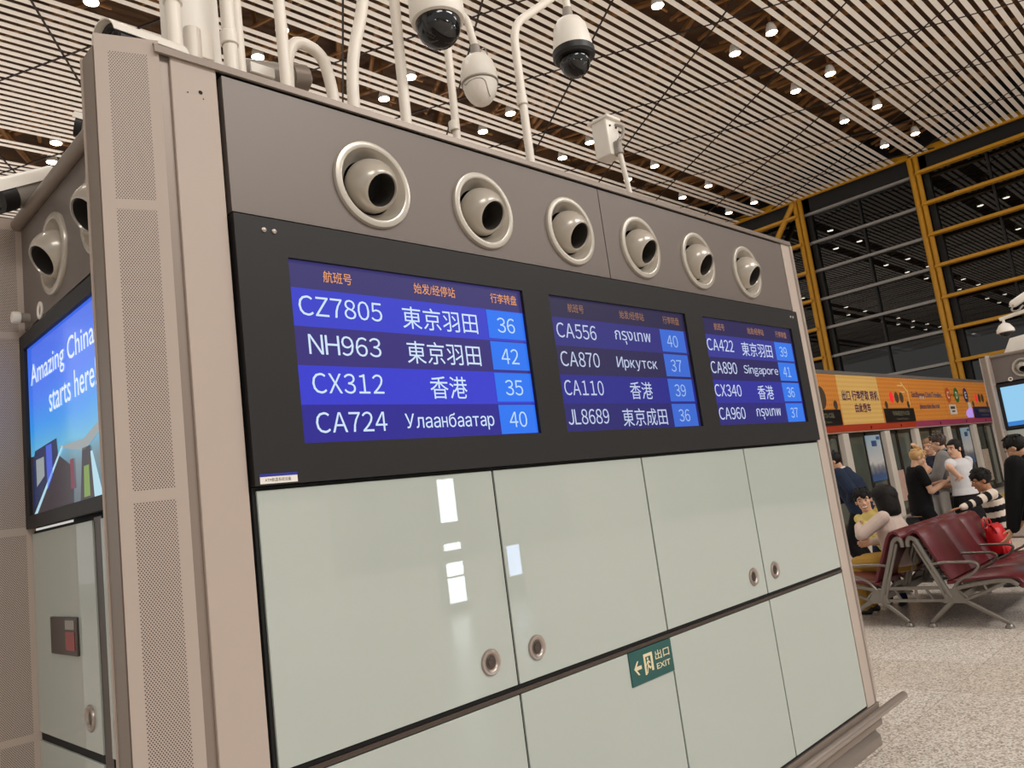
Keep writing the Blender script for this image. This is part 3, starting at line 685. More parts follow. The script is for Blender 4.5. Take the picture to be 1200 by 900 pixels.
# dome cameras
def ptz(label, top, hang_pts, pr, R, style, base, collar=None):
    k = thing('dome_camera', label, 'security camera', base, G)
    pole(k, hang_pts, pr, collar)
    t = V(top)
    MB().cyl(t + V((0, 0, .07)), t - V((0, 0, .01)), pr * 1.25, pr * 1.5).build('pipe_joint', M['greycam'], k)
    if style == 'cone':
        MB().lathe([(R * .35, 0), (R * .62, -.012), (R * .82, -.05), (R * .98, -.16), (R * 1.0, -.20), (R * .9, -.205)], t, (0, 0, 1), 32, True).build('housing', M['white'], k)
        MB().lathe([(R * .9, -.196), (R * 1.06, -.200), (R * 1.06, -.235), (R * .95, -.25), (R * .7, -.25)], t, (0, 0, 1), 32, True).build('black_ring', M['blackplastic'], k)
        MB().ball(t - V((0, 0, .265)), (R * .77, R * .77, R * .80), n=28, m=16).build('smoked_dome', M['blackgloss'], k)
    elif style == 'dome':
        MB().lathe([(R * .4, .0), (R * .8, -.02), (R * .97, -.09), (R, -.18), (R * 1.02, -.25), (R * .97, -.275), (R * .8, -.28)], t, (0, 0, 1), 36, True).build('housing', M['white'], k)
        MB().ball(t - V((0, 0, .285)), (R * .84, R * .84, R * .92), n=32, m=18).build('smoked_dome', M['blackgloss'], k)
    else:
        MB().lathe([(R * .3, 0), (R * .62, -.01), (R * .86, -.045), (R * .98, -.10), (R * 1.0, -.155), (R * .95, -.165)], t, (0, 0, 1), 32, True).build('housing', M['white'], k)
        MB().ball(t - V((0, 0, .165)), (R * .94, R * .94, .142), n=32, m=18).build('ball_cover', M['white'], k)
        MB().lathe([(R * .97, -.162), (R * 1.015, -.167), (R * 1.015, -.173), (R * .93, -.177)], t, (0, 0, 1), 32).build('seam_ring', M['greycam'], k)
        c = t - V((0, 0, .165)); az0 = math.atan2(-c.y, -c.x); pts = []
        for a_, e_ in ((-62, -8), (-55, -14), (-40, -11), (-15, -9), (8, -10), (20, -16), (26, -30), (36, -44), (52, -52)):
            a_, e_ = az0 + math.radians(a_), math.radians(e_)
            pts.append(c + V((math.cos(a_) * math.cos(e_) * R * .945, math.sin(a_) * math.cos(e_) * R * .945, math.sin(e_) * .144)))
        MB().tube(bez(pts, 4, .02), .0028, 6).build('cover_line', M['greycam'], k)
        MB().tube([t + V((.02, 0, .03)), t + V((.08, .0, .09)), t + V((.10, 0, .05)), t + V((.07, 0, -.02))], .004, 8).build('safety_wire', M['steel'], k)
    return k
ptz('cream dome camera with a smoked dome, cut by the top of the photo', (2.30, 2.4, 4.08), [(2.205, 2.6, RZ), (2.24, 2.6, 4.75), (2.30, 2.4, 4.75), (2.30, 2.4, 4.14)], .025, .125, 'dome', (2.205, 2.6, RZ))
ptz('all white ball camera hanging from a hooked pole', (3.10, 2.95, 4.19), [(2.842, 2.95, RZ), (2.88, 2.95, 4.25), (2.93, 2.95, 4.42), (3.06, 2.95, 4.44), (3.10, 2.95, 4.26)], .022, .108, 'ball', (2.842, 2.95, RZ), (2.848, 2.95, 3.66))
ptz('white cone camera with a black ring and smoked dome on a bent pole', (3.435, 2.5, 4.30), [(2.923, 2.5, RZ), (2.935, 2.5, 4.08), (3.36, 2.5, 4.43), (3.44, 2.5, 4.60), (3.44, 2.5, 4.36)], .022, .115, 'cone', (2.923, 2.5, RZ), (2.926, 2.5, 3.62))
k = thing('box_camera', 'white box camera seen from behind on a thin tilted pole', 'security camera', (3.93, 2.6, RZ), G)
pole(k, [(3.935, 2.6, RZ), (3.93, 2.6, 3.36), (3.885, 2.6, 3.66)], .016, (3.93, 2.6, 3.30), rad=.03)
MB().box(3.825, 3.945, 2.62, 2.74, 3.62, 3.86).build('body', M['white'], k, bevel=.012)
MB().box(3.815, 3.955, 2.60, 2.76, 3.855, 3.875).build('hood', M['white'], k, bevel=.006)
MB().tube(bez([(3.915, 2.62, 3.83), (3.93, 2.57, 3.80), (3.90, 2.57, 3.72), (3.86, 2.58, 3.70), (3.87, 2.60, 3.66)], 6, .03), .010).build('cable_loop', M['greycam'], k)
MB().cyl((3.89, 2.61, 3.70), (3.885, 2.60, 3.62), .028).build('joint', M['greycam'], k)
MB().cyl((3.855, 2.621, 3.81), (3.855, 2.614, 3.81), .006).cyl((3.915, 2.621, 3.81), (3.915, 2.614, 3.81), .006).build('screw', M['blackplastic'], k)

# ------------------------------------------------------------------ second kiosk, further back
k2 = copy_tree(kiosk); k2.location = (14.0, -.06, 0)
k2['label'] = 'further beige kiosk at the right edge with a pale blue screen'; k2['category'] = 'information kiosk'
for ch in list(k2.children):
    if ch.name.startswith('display_board') and any(c.name.startswith('advert') for c in ch.children):
        for c in list(ch.children):
            for g in list(c.children): bpy.data.objects.remove(g)
            c.data = c.data.copy(); c.data.materials[0] = emis('pale_blue_advert', (150, 208, 244), 1.0)
            b = MB(); oq = V((14 + LX - .008, 3.345, 1.79)); flat_rect(b, oq, UL, W3, 0, 1.225, 0, .07); flat_rect(b, oq, UL, W3, .3, .7, .07, .1)
            b.build('advert_picture', emis('advert_blue', (60, 130, 210)), c, smooth=False)
G2 = 'cameras on the further kiosk'
k = thing('dome_camera', 'small white dome camera hanging from an arm above the further kiosk', 'security camera', (15.2, 2.6, RZ), G2)
pole(k, [(15.2, 2.6, RZ), (15.2, 2.6, 3.66), (15.2, 3.21, 3.58)], .03, rad=.03)
MB().cyl((15.2, 3.16, 3.57), (15.2, 3.16, 3.48), .022).build('pipe_joint', M['white'], k)
MB().lathe([(.03, .13), (.08, .10), (.13, .02), (.135, -.03), (.11, -.035)], (15.2, 3.16, 3.38), (0, 0, 1), 24, True).build('housing', M['white'], k)
MB().ball((15.2, 3.16, 3.35), (.10, .10, .085)).build('smoked_dome', M['blackgloss'], k)
k = thing('bullet_camera', 'white bullet camera high above the further kiosk at the right edge', 'security camera', (15.2, 2.9, RZ), G2)
pole(k, [(15.2, 2.70, RZ), (15.2, 2.70, 3.85)], .03)
MB().capsule((15.2, 2.96, 3.79), (15.2, 2.76, 3.88), .065).build('body', M['white'], k)
MB().tube(bez([(15.14, 2.96, 3.76), (15.1, 3.0, 3.66), (15.1, 2.9, 3.64), (15.14, 2.82, 3.72)], 6, .05), .015).build('cable_loop', M['greycam'], k)
k = thing('junction_box', 'white sloping junction box on top of the further kiosk', 'box', (15.2, 2.9, RZ), G2)
b = MB(); b.prism([(15.05, 3.26, RZ), (15.05, 3.10, 3.22), (15.05, 2.6, 3.26), (15.05, 2.6, RZ)], (.3, 0, 0)); b.build('casing', M['white'], k, bevel=.01)

# ------------------------------------------------------------------ shuttle platform: door wall and its header
PY = 7.5
PX = [13.3, 15.95, 18.62, 21.28, 23.5, 26.35, 29.1, 31.75, 34.4]
b = MB(); b.box(12.5, 34.6, PY + .30, PY + .42, 0, 2.22); struct(b.build('wall_platform', M['doorglass'], smooth=False))
n = 1
for i in range(len(PX) - 1):
    a, c = PX[i], PX[i + 1]
    d = MB(); d.box(a - .17, a + .17, PY, PY + .34, 0, 2.2)
    struct(d.build('trim_%d' % (10 + i), M['doorpost'], bevel=.01))
    b = MB()
    x0, x1 = a + .17, c - .17; mid = (x0 + x1) / 2 - (.15 if i % 2 else -.1)
    for u0, u1 in ((x0, mid), (mid + .02, x1)):
        b.mi = 0; b.box(u0, u0 + .06, PY + .12, PY + .2, 0, 2.2); b.box(u1 - .06, u1, PY + .12, PY + .2, 0, 2.2); b.box(u0, u1, PY + .12, PY + .2, 0, .14); b.box(u0, u1, PY + .12, PY + .2, 2.12, 2.2)
        b.mi = 1; b.box(u0 + .06, u1 - .06, PY + .15, PY + .17, .14, 2.12)
    struct(b.build('door_%d' % n, [M['steel_dk'], M['doorglass']], smooth=False)); n += 1
# header with its printed panels
hd = thing('platform_header', 'long orange printed header above the shuttle doors with red lower band', 'banner', (24, PY, 2.22))
MB().box(12.5, 34.6, PY + .0, PY + .4, 2.22, 3.64).build('header_box', M['doorpost'], hd, smooth=False)
MB().box(12.5, 34.6, PY - .03, PY + .42, 3.62, 3.70).build('header_cap', M['mullion'], hd, smooth=False)
b = MB(); b.box(12.5, 23.5, PY - .02, PY + .01, 2.24, 2.40); b.build('red_band', M['red'], hd, smooth=False)
b = MB(); b.box(23.5, 34.6, PY - .02, PY + .01, 2.24, 2.40); b.build('magenta_band', M['purple'], hd, smooth=False)
b = MB()
for x in (20.2, 22.3, 25.6, 28.2, 30.4): b.cyl((x, PY - .021, 2.31), (x, PY - .03, 2.31), .035)
b.build('band_sensor', M['blackplastic'], hd)
def dotted(name, rgb, dot, glow):
    m = mat(name, rgb, .45, emit=glow, es=.10); nt = m.node_tree; bb = nt.nodes['Principled BSDF']  # emission added so the print glows faintly
    tc = nt.nodes.new('ShaderNodeTexCoord'); vo = nt.nodes.new('ShaderNodeTexVoronoi'); vo.inputs['Scale'].default_value = 9; vo.inputs['Randomness'].default_value = 0
    nt.links.new(tc.outputs['Object'], vo.inputs['Vector']); f = math_node(nt, 'LESS_THAN', vo.outputs['Distance'], .3)
    mx = nt.nodes.new('ShaderNodeMix'); mx.data_type = 'RGBA'; mx.inputs['A'].default_value = (*lin(rgb), 1); mx.inputs['B'].default_value = (*lin(dot), 1)
    nt.links.new(f, mx.inputs['Factor']); nt.links.new(mx.outputs['Result'], bb.inputs['Base Color']); return m
m_or = dotted('orange_dotted_print', (228, 148, 66), (206, 124, 50), (226, 140, 56)); m_ye = dotted('yellow_dotted_print', (238, 196, 116), (226, 172, 90), (240, 200, 120))
PN = [(12.5, 15.95, m_or), (15.95, 18.62, m_or), (18.62, 21.2, m_ye), (21.2, 23.5, m_or), (23.5, 26.45, m_or), (26.45, 29.15, m_or), (29.15, 31.5, m_or), (31.5, 34.6, m_ye)]
panels = []
for a, c, mm in PN:
    panels.append(MB().box(a + .01, c - .01, PY - .012, PY + .002, 2.41, 3.61).build('printed_panel', mm, hd, smooth=False))
ox = V((0, PY - .016, 0)); ox2 = V((0, PY - .019, 0)); ox3 = V((0, PY - .023, 0))
def lettering(parent, rows, m1, halo):
    for s, x0, x1, z0, z1 in rows:
        b = MB(); text_into(b, s, ox + U * x0 + W3 * z0, U, W3, x1 - x0, z1 - z0, .045); b.build('lettering_outline', halo, parent, smooth=False)
        b = MB(); text_into(b, s, ox2 + U * x0 + W3 * z0, U, W3, x1 - x0, z1 - z0, .02); b.build('lettering', m1, parent, smooth=False)
lettering(panels[2], [('出口 行李提取 转机', 18.8, 21.06, 2.98, 3.24), ('由此乘车', 19.44, 20.44, 2.69, 2.92)], M['maroontext'], M['whiteprint'])
lettering(panels[4], [('Exit/Baggage Claim/Transfers,', 23.6, 26.25, 3.03, 3.24), ('please take the train', 24.1, 25.86, 2.70, 2.90)], M['maroontext'], M['whiteprint'])
def ovals(parent, x, lit):
    red = mat('red_light', (232, 44, 50), .4, emit=(240, 50, 60), es=.5)
    for dx, z, r_, m_ in ((0, 3.07, .15, red), (.38, 3.07, .15, M['ovalgrey']), (.74, 3.07, .15, M['ovalgrey']), (-.47, 2.87, .10, M['ovalgrey']), (1.18, 2.87, .10, M['ovalgrey'])):
        b = MB(); flat_disc(b, ox2, U, W3, x + dx, z, r_, r_); b.build('round_lamp', m_, parent, smooth=False)
ovals(panels[3], 22.01, True); ovals(panels[6], 29.85, True)
for x, z, r_ in ((17.6, 3.05, .27), (18.33, 2.88, .11)):
    b = MB(); flat_disc(b, ox2, U, W3, x, z, r_, r_); b.build('round_lamp', M['ovalgrey'], panels[1], smooth=False)
b = MB()
for q in ([(22.6, 3.42), (23.0, 3.42), (23.0, 3.38), (22.6, 3.38)], [(22.9, 3.52), (23.35, 3.25), (23.35, 2.86), (23.28, 2.86), (23.28, 3.22), (22.9, 3.46)], [(22.7, 3.24), (23.1, 3.24), (23.1, 3.20), (22.7, 3.20)]):
    b.poly([ox2 + U * x + W3 * z for x, z in q])
b.build('arrow_print', M['yellowprint'], panels[3], smooth=False)
for x, c, L in ((26.88, (220, 100, 50), 'C'), (27.74, (60, 130, 60), 'D'), (28.72, (46, 56, 104), 'E')):
    b = MB(); flat_disc(b, ox2, U, W3, x, 3.16, .24, .24); dsc = b.build('route_disc', mat('route_colour', c, .4), panels[5], smooth=False)
    b = MB(); text_into(b, L, ox3 + U * (x - .1) + W3 * 3.05, U, W3, .2, .22, .02); b.build('route_letter', M['whiteprint'], dsc, smooth=False)
b = MB()
for x in (27.18, 27.32, 27.46, 28.1, 28.24, 28.4): flat_disc(b, ox2, U, W3, x, 3.16, .035, .035, 10)
b.build('route_dots', M['blackplastic'], panels[5], smooth=False)
b = MB(); flat_rect(b, ox2, U, W3, 26.75, 27.45, 2.55, 2.86); flat_rect(b, ox2, U, W3, 28.75, 29.1, 2.72, 2.92); b.build('white_card_print', M['whiteprint'], panels[5], smooth=False)
b = MB(); flat_rect(b, ox3, U, W3, 26.85, 27.3, 2.72, 2.80); flat_rect(b, ox3, U, W3, 26.95, 27.25, 2.62, 2.67); b.build('card_lines', M['ovalgrey'], panels[5], smooth=False)
b = MB(); q = [ox2 + U * x + W3 * z for x, z in ((28.5, 2.43), (29.12, 2.43), (29.12, 2.74), (28.75, 2.72), (28.45, 2.64), (28.35, 2.53))]; b.poly(q); b.build('lilac_print', mat('lilac_print', (190, 160, 240), .5, emit=(180, 150, 250), es=.5), panels[5], smooth=False)  # printed patch with an added glow
for lab, x0, x1, mm in (('black train sign at the left end of the orange header, half hidden by the kiosk', 16.3, 18.48, 'signblack'), ('black train sign under the three round lamps in the middle of the header', 21.28, 23.46, 'signblack'), ('navy train sign at the right end of the orange header', 29.22, 31.38, 'signnavy')):
    k = thing('platform_sign', lab, 'sign', ((x0 + x1) / 2, PY - .03, 2.57), 'train signs on the header')
    MB().box(x0, x1, PY - .05, PY - .012, 2.40, 2.77).build('sign_box', M[mm], k, bevel=.01)
    b = MB(); q = V((x0, PY - .052, 2.40)); text_into(b, '列车前往T3-C站', q + U * .5 + W3 * .17, U, W3, 1.25, .13, .005); text_into(b, 'Train to T3-C station', q + U * .72 + W3 * .06, U, W3, .85, .05, 0)
    b.build('lettering', M['greytext'], k, smooth=False)
# posters on the doors
def poster(label, x0, x1):
    k = thing('door_poster', label, 'poster', ((x0 + x1) / 2, PY + .14, 1.5), 'posters on the platform doors')
    m = mat('poster_print', (170, 196, 216), .35); nt = m.node_tree; bb = nt.nodes['Principled BSDF']
    tc = nt.nodes.new('ShaderNodeTexCoord'); sp = nt.nodes.new('ShaderNodeSeparateXYZ'); nt.links.new(tc.outputs['Object'], sp.inputs[0])
    nz = nt.nodes.new('ShaderNodeTexNoise'); nz.inputs['Scale'].default_value = 5; nt.links.new(tc.outputs['Object'], nz.inputs['Vector'])
    f = math_node(nt, 'ADD', math_node(nt, 'DIVIDE', math_node(nt, 'ADD', sp.outputs['Z'], .6), 1.2), math_node(nt, 'MULTIPLY', math_node(nt, 'SUBTRACT', nz.outputs['Fac'], .5), .3))
    rp = nt.nodes.new('ShaderNodeValToRGB'); nt.links.new(f, rp.inputs[0]); e = rp.color_ramp.elements
    e[0].color = (*lin((70, 112, 176)), 1); e[1].color = (*lin((176, 208, 232)), 1); e[1].position = .95
    for p_, c_ in ((.2, (70, 96, 140)), (.34, (150, 150, 156)), (.45, (226, 228, 230)), (.7, (206, 218, 228))):
        q = e.new(p_); q.color = (*lin(c_), 1)
    nt.links.new(rp.outputs[0], bb.inputs['Base Color'])
    MB().box(x0, x1, PY + .10, PY + .118, .98, 2.12).build('poster_sheet', m, k, smooth=False)
    MB().box(x0 + (x1 - x0) * .35, x0 + (x1 - x0) * .68, PY + .094, PY + .1, 1.84, 1.98).box(x0 + (x1 - x0) * .72, x0 + (x1 - x0) * .95, PY + .094, PY + .1, 2.0, 2.08).build('poster_badge', mat('poster_blue', (58, 92, 150), .4), k, smooth=False)
poster('tall blue and white poster on the door behind the denim jacket man', 20.0, 20.95)
poster('tall blue and white poster on the door right of the white shirt woman', 27.8, 28.75)
k = thing('door_notice', 'pale pink notice low on the door left of the woman in black', 'notice', (21.9, PY + .1, .7), 'notices on the platform doors')
MB().box(21.6, 22.15, PY + .10, PY + .115, .35, 1.15).build('notice_sheet', mat('pink_notice', (206, 172, 160), .5, var=.25, bscale=9), k, smooth=False)
k = thing('door_notice', 'speckled white notice on the door at the right end of the platform', 'notice', (30.1, PY + .1, .8), 'notices on the platform doors')
MB().box(29.7, 30.4, PY + .10, PY + .115, .3, 1.35).build('notice_sheet', mat('speckled_notice', (196, 180, 164), .5, var=.6, bscale=14), k, smooth=False)
b = MB(); b.box(12.5, 34.6, 6.3, 6.6, 0, .006); struct(b.build('trim_30', mat('yellow_floor_strip', (206, 170, 60), .6), smooth=False))

# ------------------------------------------------------------------ benches, back to back
BX0, SW, NS = 7.83, .615, 3
bk = thing('waiting_bench', 'maroon back to back waiting bench with cast aluminium frames and armrests', 'bench', (BX0 + 1, 2.81, 0))
def bench(k, flip):
    Y = (lambda y: 5.62 - y) if flip else (lambda y: y)
    for i in range(NS):
        x0, x1 = BX0 + i * SW + .008, BX0 + (i + 1) * SW - .008
        MB().ribbon([(Y(y), z) for y, z in ((2.515, .395), (2.40, .405), (2.25, .425), (2.08, .437), (1.99, .432), (1.94, .41), (1.922, .375), (1.94, .345))], .034, x0, x1).build('seat', M['seat'], k)
        MB().ribbon([(Y(y), z) for y, z in ((2.478, .42), (2.53, .53), (2.60, .68), (2.655, .81), (2.685, .855), (2.72, .868), (2.755, .85), (2.775, .81), (2.775, .775))], .038, x0, x1).build('backrest', M['seat'], k)
    for x in (BX0 + .01, BX0 + SW, BX0 + 2 * SW, BX0 + NS * SW - .01):
        def tb(b, pts, r, rad=.05): return b.tube(bez([(x, Y(y), z) for y, z in pts], 5, rad), r, 8)
        b = MB()
        tb(b, [(2.50, .26), (2.66, .66), (2.71, .79), (2.755, .815), (2.785, .78), (2.785, .73)], .022)
        tb(b, [(2.54, .24), (2.60, .42), (2.735, .76)], .014)
        tb(b, [(2.46, .34), (2.30, .375), (2.10, .405), (2.0, .40), (1.955, .36)], .02)
        tb(b, [(2.40, .24), (2.22, .31), (2.05, .39)], .015)
        tb(b, [(2.46, .35), (2.36, .25)], .013); tb(b, [(2.22, .38), (2.2, .32)], .012)
        b.hexa([(x + dx, Y(y), z) for dx in (-.012, .012) for y, z in ((2.58, .215), (2.36, .215), (2.45, .34), (2.53, .34))])
        fr = b.build('side_frame', M['frame'], k)
        b = MB(); tb(b, [(2.53, .30), (2.62, .48), (2.655, .555), (2.52, .575), (2.27, .572), (2.225, .545), (2.27, .48), (2.42, .41), (2.49, .31)], .0125)
        b.build('armrest', M['frame'], k)
    for x in (BX0 + .02, BX0 + NS * SW - .02):
        for foot, top in (((2.71, .015), (2.50, .235)), ((2.09, .015), (2.40, .235))):
            b = MB(); b.tube([(x, Y(top[0]), top[1]), (x, Y(foot[0]), foot[1] + .03)], [.026, .02], 10); b.lathe([(.036, 0), (.036, .018), (.022, .035)], (x, Y(foot[0]), 0), (0, 0, 1), 16, True)
            b.build('leg', M['frame'], k)
    b = MB(); b.box(BX0, BX0 + NS * SW, min(Y(2.44), Y(2.50)), max(Y(2.44), Y(2.50)), .225, .285); b.build('beam', M['frame'], k, bevel=.004)
    if not flip:
        for x in (BX0 + .02, BX0 + NS * SW - .02):
            b = MB(); b.box(x - .012, x + .012, 2.55, 3.08, .335, .365); b.box(x - .012, x + .012, 2.55, 3.08, .225, .25)
            for y in (2.66, 2.80, 2.94): b.tube([(x, y, .24), (x, y + (.05 if y != 2.8 else 0), .35)], .012, 6)
            b.build('cross_tie', M['frame'], k, smooth=False)
    return k
bench(bk, False)
bench(bk, True)
k = thing('shopping_bag', 'crumpled red shopping bag with white print on the bench seat', 'bag', (9.42, 2.44, .45))
b = MB(); rr = []
for z, sx, sy, n_ in ((.452, .17, .075, 0), (.47, .18, .085, .01), (.56, .185, .085, .012), (.66, .18, .07, .015), (.715, .175, .045, .02), (.735, .165, .03, .02)):
    ring = []
    for i in range(28):
        t = 2 * math.pi * i / 28; c_, s_ = math.cos(t), math.sin(t)
        q = (abs(c_) ** .5 * (1 if c_ > 0 else -1), abs(s_) ** .5 * (1 if s_ > 0 else -1))
        ring.append((9.42 + sx * q[0] * .8 + random.uniform(-n_, n_), 2.43 + (z - .45) * .12 + sy * q[1] + random.uniform(-n_, n_), z + random.uniform(-n_, n_) * .7))
    rr.append(ring)
b.rings(rr); bag = b.build('bag_body', M['bag_red'], k, angle=60)
b = MB(); fo = V((9.36, 2.322, .52)); text_into(b, 'Welcome', fo, V((.35, -.0, .94)).normalized(), V((-.94, 0, .35)).normalized(), .18, .045, .02); b.build('bag_print', M['bag_white'], k, smooth=False)
b = MB()
for dy in (-.02, .03): b.tube(bez([(9.36, 2.51 + dy, .72), (9.37, 2.52 + dy, .80), (9.48, 2.52 + dy, .80), (9.49, 2.51 + dy, .72)], 5, .04), .007, 8)
b.build('bag_handle', M['bag_red'], k)
k = thing('suitcase', 'black upright suitcase standing behind the woman in black', 'suitcase', (10.9, 3.72, 0))
MB().box(10.75, 11.05, 3.55, 3.80, .06, .78).build('shell', M['blackcase'], k, bevel=.04)
b = MB()
for x, y in ((10.8, 3.6), (11.0, 3.6), (10.8, 3.75), (11.0, 3.75)): b.cyl((x - .012, y, .03), (x + .012, y, .03), .03)
b.build('wheel', M['blackplastic'], k)
MB().tube(bez([(10.9, 3.60, .78), (10.9, 3.60, 1.05), (10.9, 3.75, 1.05), (10.9, 3.75, .78)], 5, .03), .01).build('pull_handle', M['steel_dk'], k)
k = thing('trolley_bag', 'tall black trolley bag between the woman in black and the white shirt woman', 'suitcase', (11.0, 3.32, 0))
MB().box(10.85, 11.15, 3.18, 3.46, .06, .98).build('shell', M['blackcase'], k, bevel=.05)
b = MB()
for x, y in ((10.9, 3.22), (11.1, 3.22), (10.9, 3.42), (11.1, 3.42)): b.cyl((x - .012, y, .03), (x + .012, y, .03), .03)
b.build('wheel', M['blackplastic'], k)
k = thing('draped_jacket', 'pale grey jacket draped over the black trolley bag', 'jacket', (10.83, 3.32, .98))
b = MB(); rs = []
for i in range(9):
    t = i / 8; y = 3.43 - .20 * t; w_ = .02 * math.sin(9 * t)
    rs.append([(10.82 - .03 * math.sin(math.pi * j / 10) + w_, y - .02 * j / 10 * (1 + .5 * math.sin(5 * t)), 1.02 - .62 * j / 10 - .02 * math.sin(6 * t)) for j in range(11)] + [(10.80 - .03 * math.sin(math.pi * j / 10) + w_, y - .02 * j / 10 * (1 + .5 * math.sin(5 * t)), 1.035 - .62 * j / 10 - .02 * math.sin(6 * t)) for j in range(10, -1, -1)])
b.rings(rs); b.build('jacket_cloth', mat('pale_grey_cloth', (176, 172, 166), .9, bump=.3, bscale=20), k, angle=80)

# lit totems on the other side of the hall, seen mirrored in the kiosk glass
lit = mat('backlit_panel', (255, 255, 255), .4, emit=(226, 240, 246), es=16)
k = thing('lit_totem', 'tall white backlit totem mirrored in the first glass door of the kiosk', 'backlit sign', (8.44, -6.1, 0), 'lit totems across the hall')
MB().box(8.22, 8.66, -6.2, -6.02, 0, 2.3).build('casing', M['steel_dk'], k, bevel=.01)
for z0, z1 in ((1.44, 2.14), (.99, 1.10), (.58, .79), (.16, .55)): MB().box(8.27, 8.61, -6.022, -6.0, z0, z1).build('lit_panel', lit, k, smooth=False)
k = thing('lit_totem', 'low bluish backlit totem mirrored in the second glass door of the kiosk', 'backlit sign', (9.8, -6.1, 0), 'lit totems across the hall')
MB().box(9.6, 10.0, -6.2, -6.02, 0, 1.0).build('casing', M['steel_dk'], k, bevel=.01)
MB().box(9.65, 9.94, -6.022, -6.0, .38, .89).build('lit_panel', mat('backlit_bluish', (255, 255, 255), .4, emit=(190, 214, 250), es=12), k, smooth=False)
# ------------------------------------------------------------------ people
def skin_mat(n, rgb): return mat(n, rgb, .5, spec=.3, var=.04, bscale=12)
SK = [skin_mat('light_skin', (222, 176, 148)), skin_mat('tan_skin', (204, 156, 124)), skin_mat('brown_skin', (176, 126, 96))]
HB = mat('black_hair', (20, 16, 15), .6, spec=.25, bump=.6, bscale=70); HBR = mat('dark_brown_hair', (58, 40, 30), .45, bump=.5, bscale=60)
HBL = mat('blonde_hair', (196, 154, 100), .5, var=.35, bscale=30, bump=.4); HLB = mat('light_brown_hair', (150, 110, 76), .5, bump=.4, bscale=40)
EYEW = mat('eye_white', (236, 230, 224), .3); EYED = mat('iris', (30, 20, 16), .2); LIP = mat('lips', (170, 92, 84), .5); TEETH = mat('teeth', (244, 240, 232), .3)
def remesh(mb, vox, smooth=4):
    """one continuous surface out of overlapping shapes"""
    me = mb.mesh('solid'); o = bpy.data.objects.new('solid', me); COL.objects.link(o)
    r = o.modifiers.new('r', 'REMESH'); r.mode = 'VOXEL'; r.voxel_size = vox; r.use_smooth_shade = True
    s = o.modifiers.new('s', 'SMOOTH'); s.factor = .5; s.iterations = smooth
    bpy.context.view_layer.update()
    out = bpy.data.meshes.new_from_object(o.evaluated_get(bpy.context.evaluated_depsgraph_get()))
    bpy.data.objects.remove(o); bpy.data.meshes.remove(me); out.materials.clear(); return out
def place(me, name, m, parent, f=None):
    off = world_origin(parent)
    if f:
        for p in me.polygons: p.material_index = f(p.center)
    me.transform(Matrix.Translation(-off)); me.name = name
    return link(name, me, m, parent, True, 180)
def ik(a, b, l1, l2, hint):
    a, b, hint = V(a), V(b), V(hint); d = b - a; L = min(d.length, (l1 + l2) * .999); u = d.normalized()
    x = (l1 * l1 - l2 * l2 + L * L) / (2 * L); h = math.sqrt(max(0, l1 * l1 - x * x)); n = hint - u * hint.dot(u)
    return a + u * x + n.normalized() * h, a + u * L
def loft(mb, secs, n=24):
    """elliptical sections: (centre, side axis, half width, depth axis, half depth)"""
    return mb.rings([[c + s * (w * math.cos(2 * math.pi * i / n)) + d * (e * math.sin(2 * math.pi * i / n)) for i in range(n)] for c, s, w, d, e in secs])
UP = V((0, 0, 1))
def hand(mb, wrist, d, palm, k, side, curl=.5, spread=1.):
    """palm, four unequal bent fingers and a thumb leaving the side near the wrist; d = direction of fingers, palm = palm normal"""
    d = V(d).normalized(); palm = (V(palm) - d * d.dot(V(palm))).normalized(); ac = d.cross(palm) * side
    w = V(wrist)
    for a in (-.028, -.010, .010, .027): mb.capsule(w + ac * a * .6 * k + d * .01 * k, w + ac * a * k + d * .085 * k, .013 * k, .0115 * k, 8)
    for i, (a, L) in enumerate(((.029, .068), (.010, .078), (-.010, .073), (-.028, .056))):
        p = w + ac * a * k + d * .088 * k; dd = (d + ac * a * 3 * spread).normalized(); c = curl * (1 + .12 * i)
        for seg, (fr, ang) in enumerate(((.45, c * .5), (.32, c * 1.1), (.23, c * 1.6))):
            q = p + (dd * math.cos(ang) + palm * math.sin(ang)) * L * fr * k
            mb.capsule(p, q, (.0098 - .0008 * seg) * k, (.0090 - .0008 * seg) * k, 8); p = q
    p = w + ac * .022 * k + d * .02 * k; q = p + (ac * .8 + d * .65 + palm * .3).normalized() * .042 * k; r = q + (ac * .25 + d * .9 + palm * .35).normalized() * .032 * k
    mb.capsule(p, q, .0135 * k, .011 * k, 8); mb.capsule(q, r, .0105 * k, .009 * k, 8)
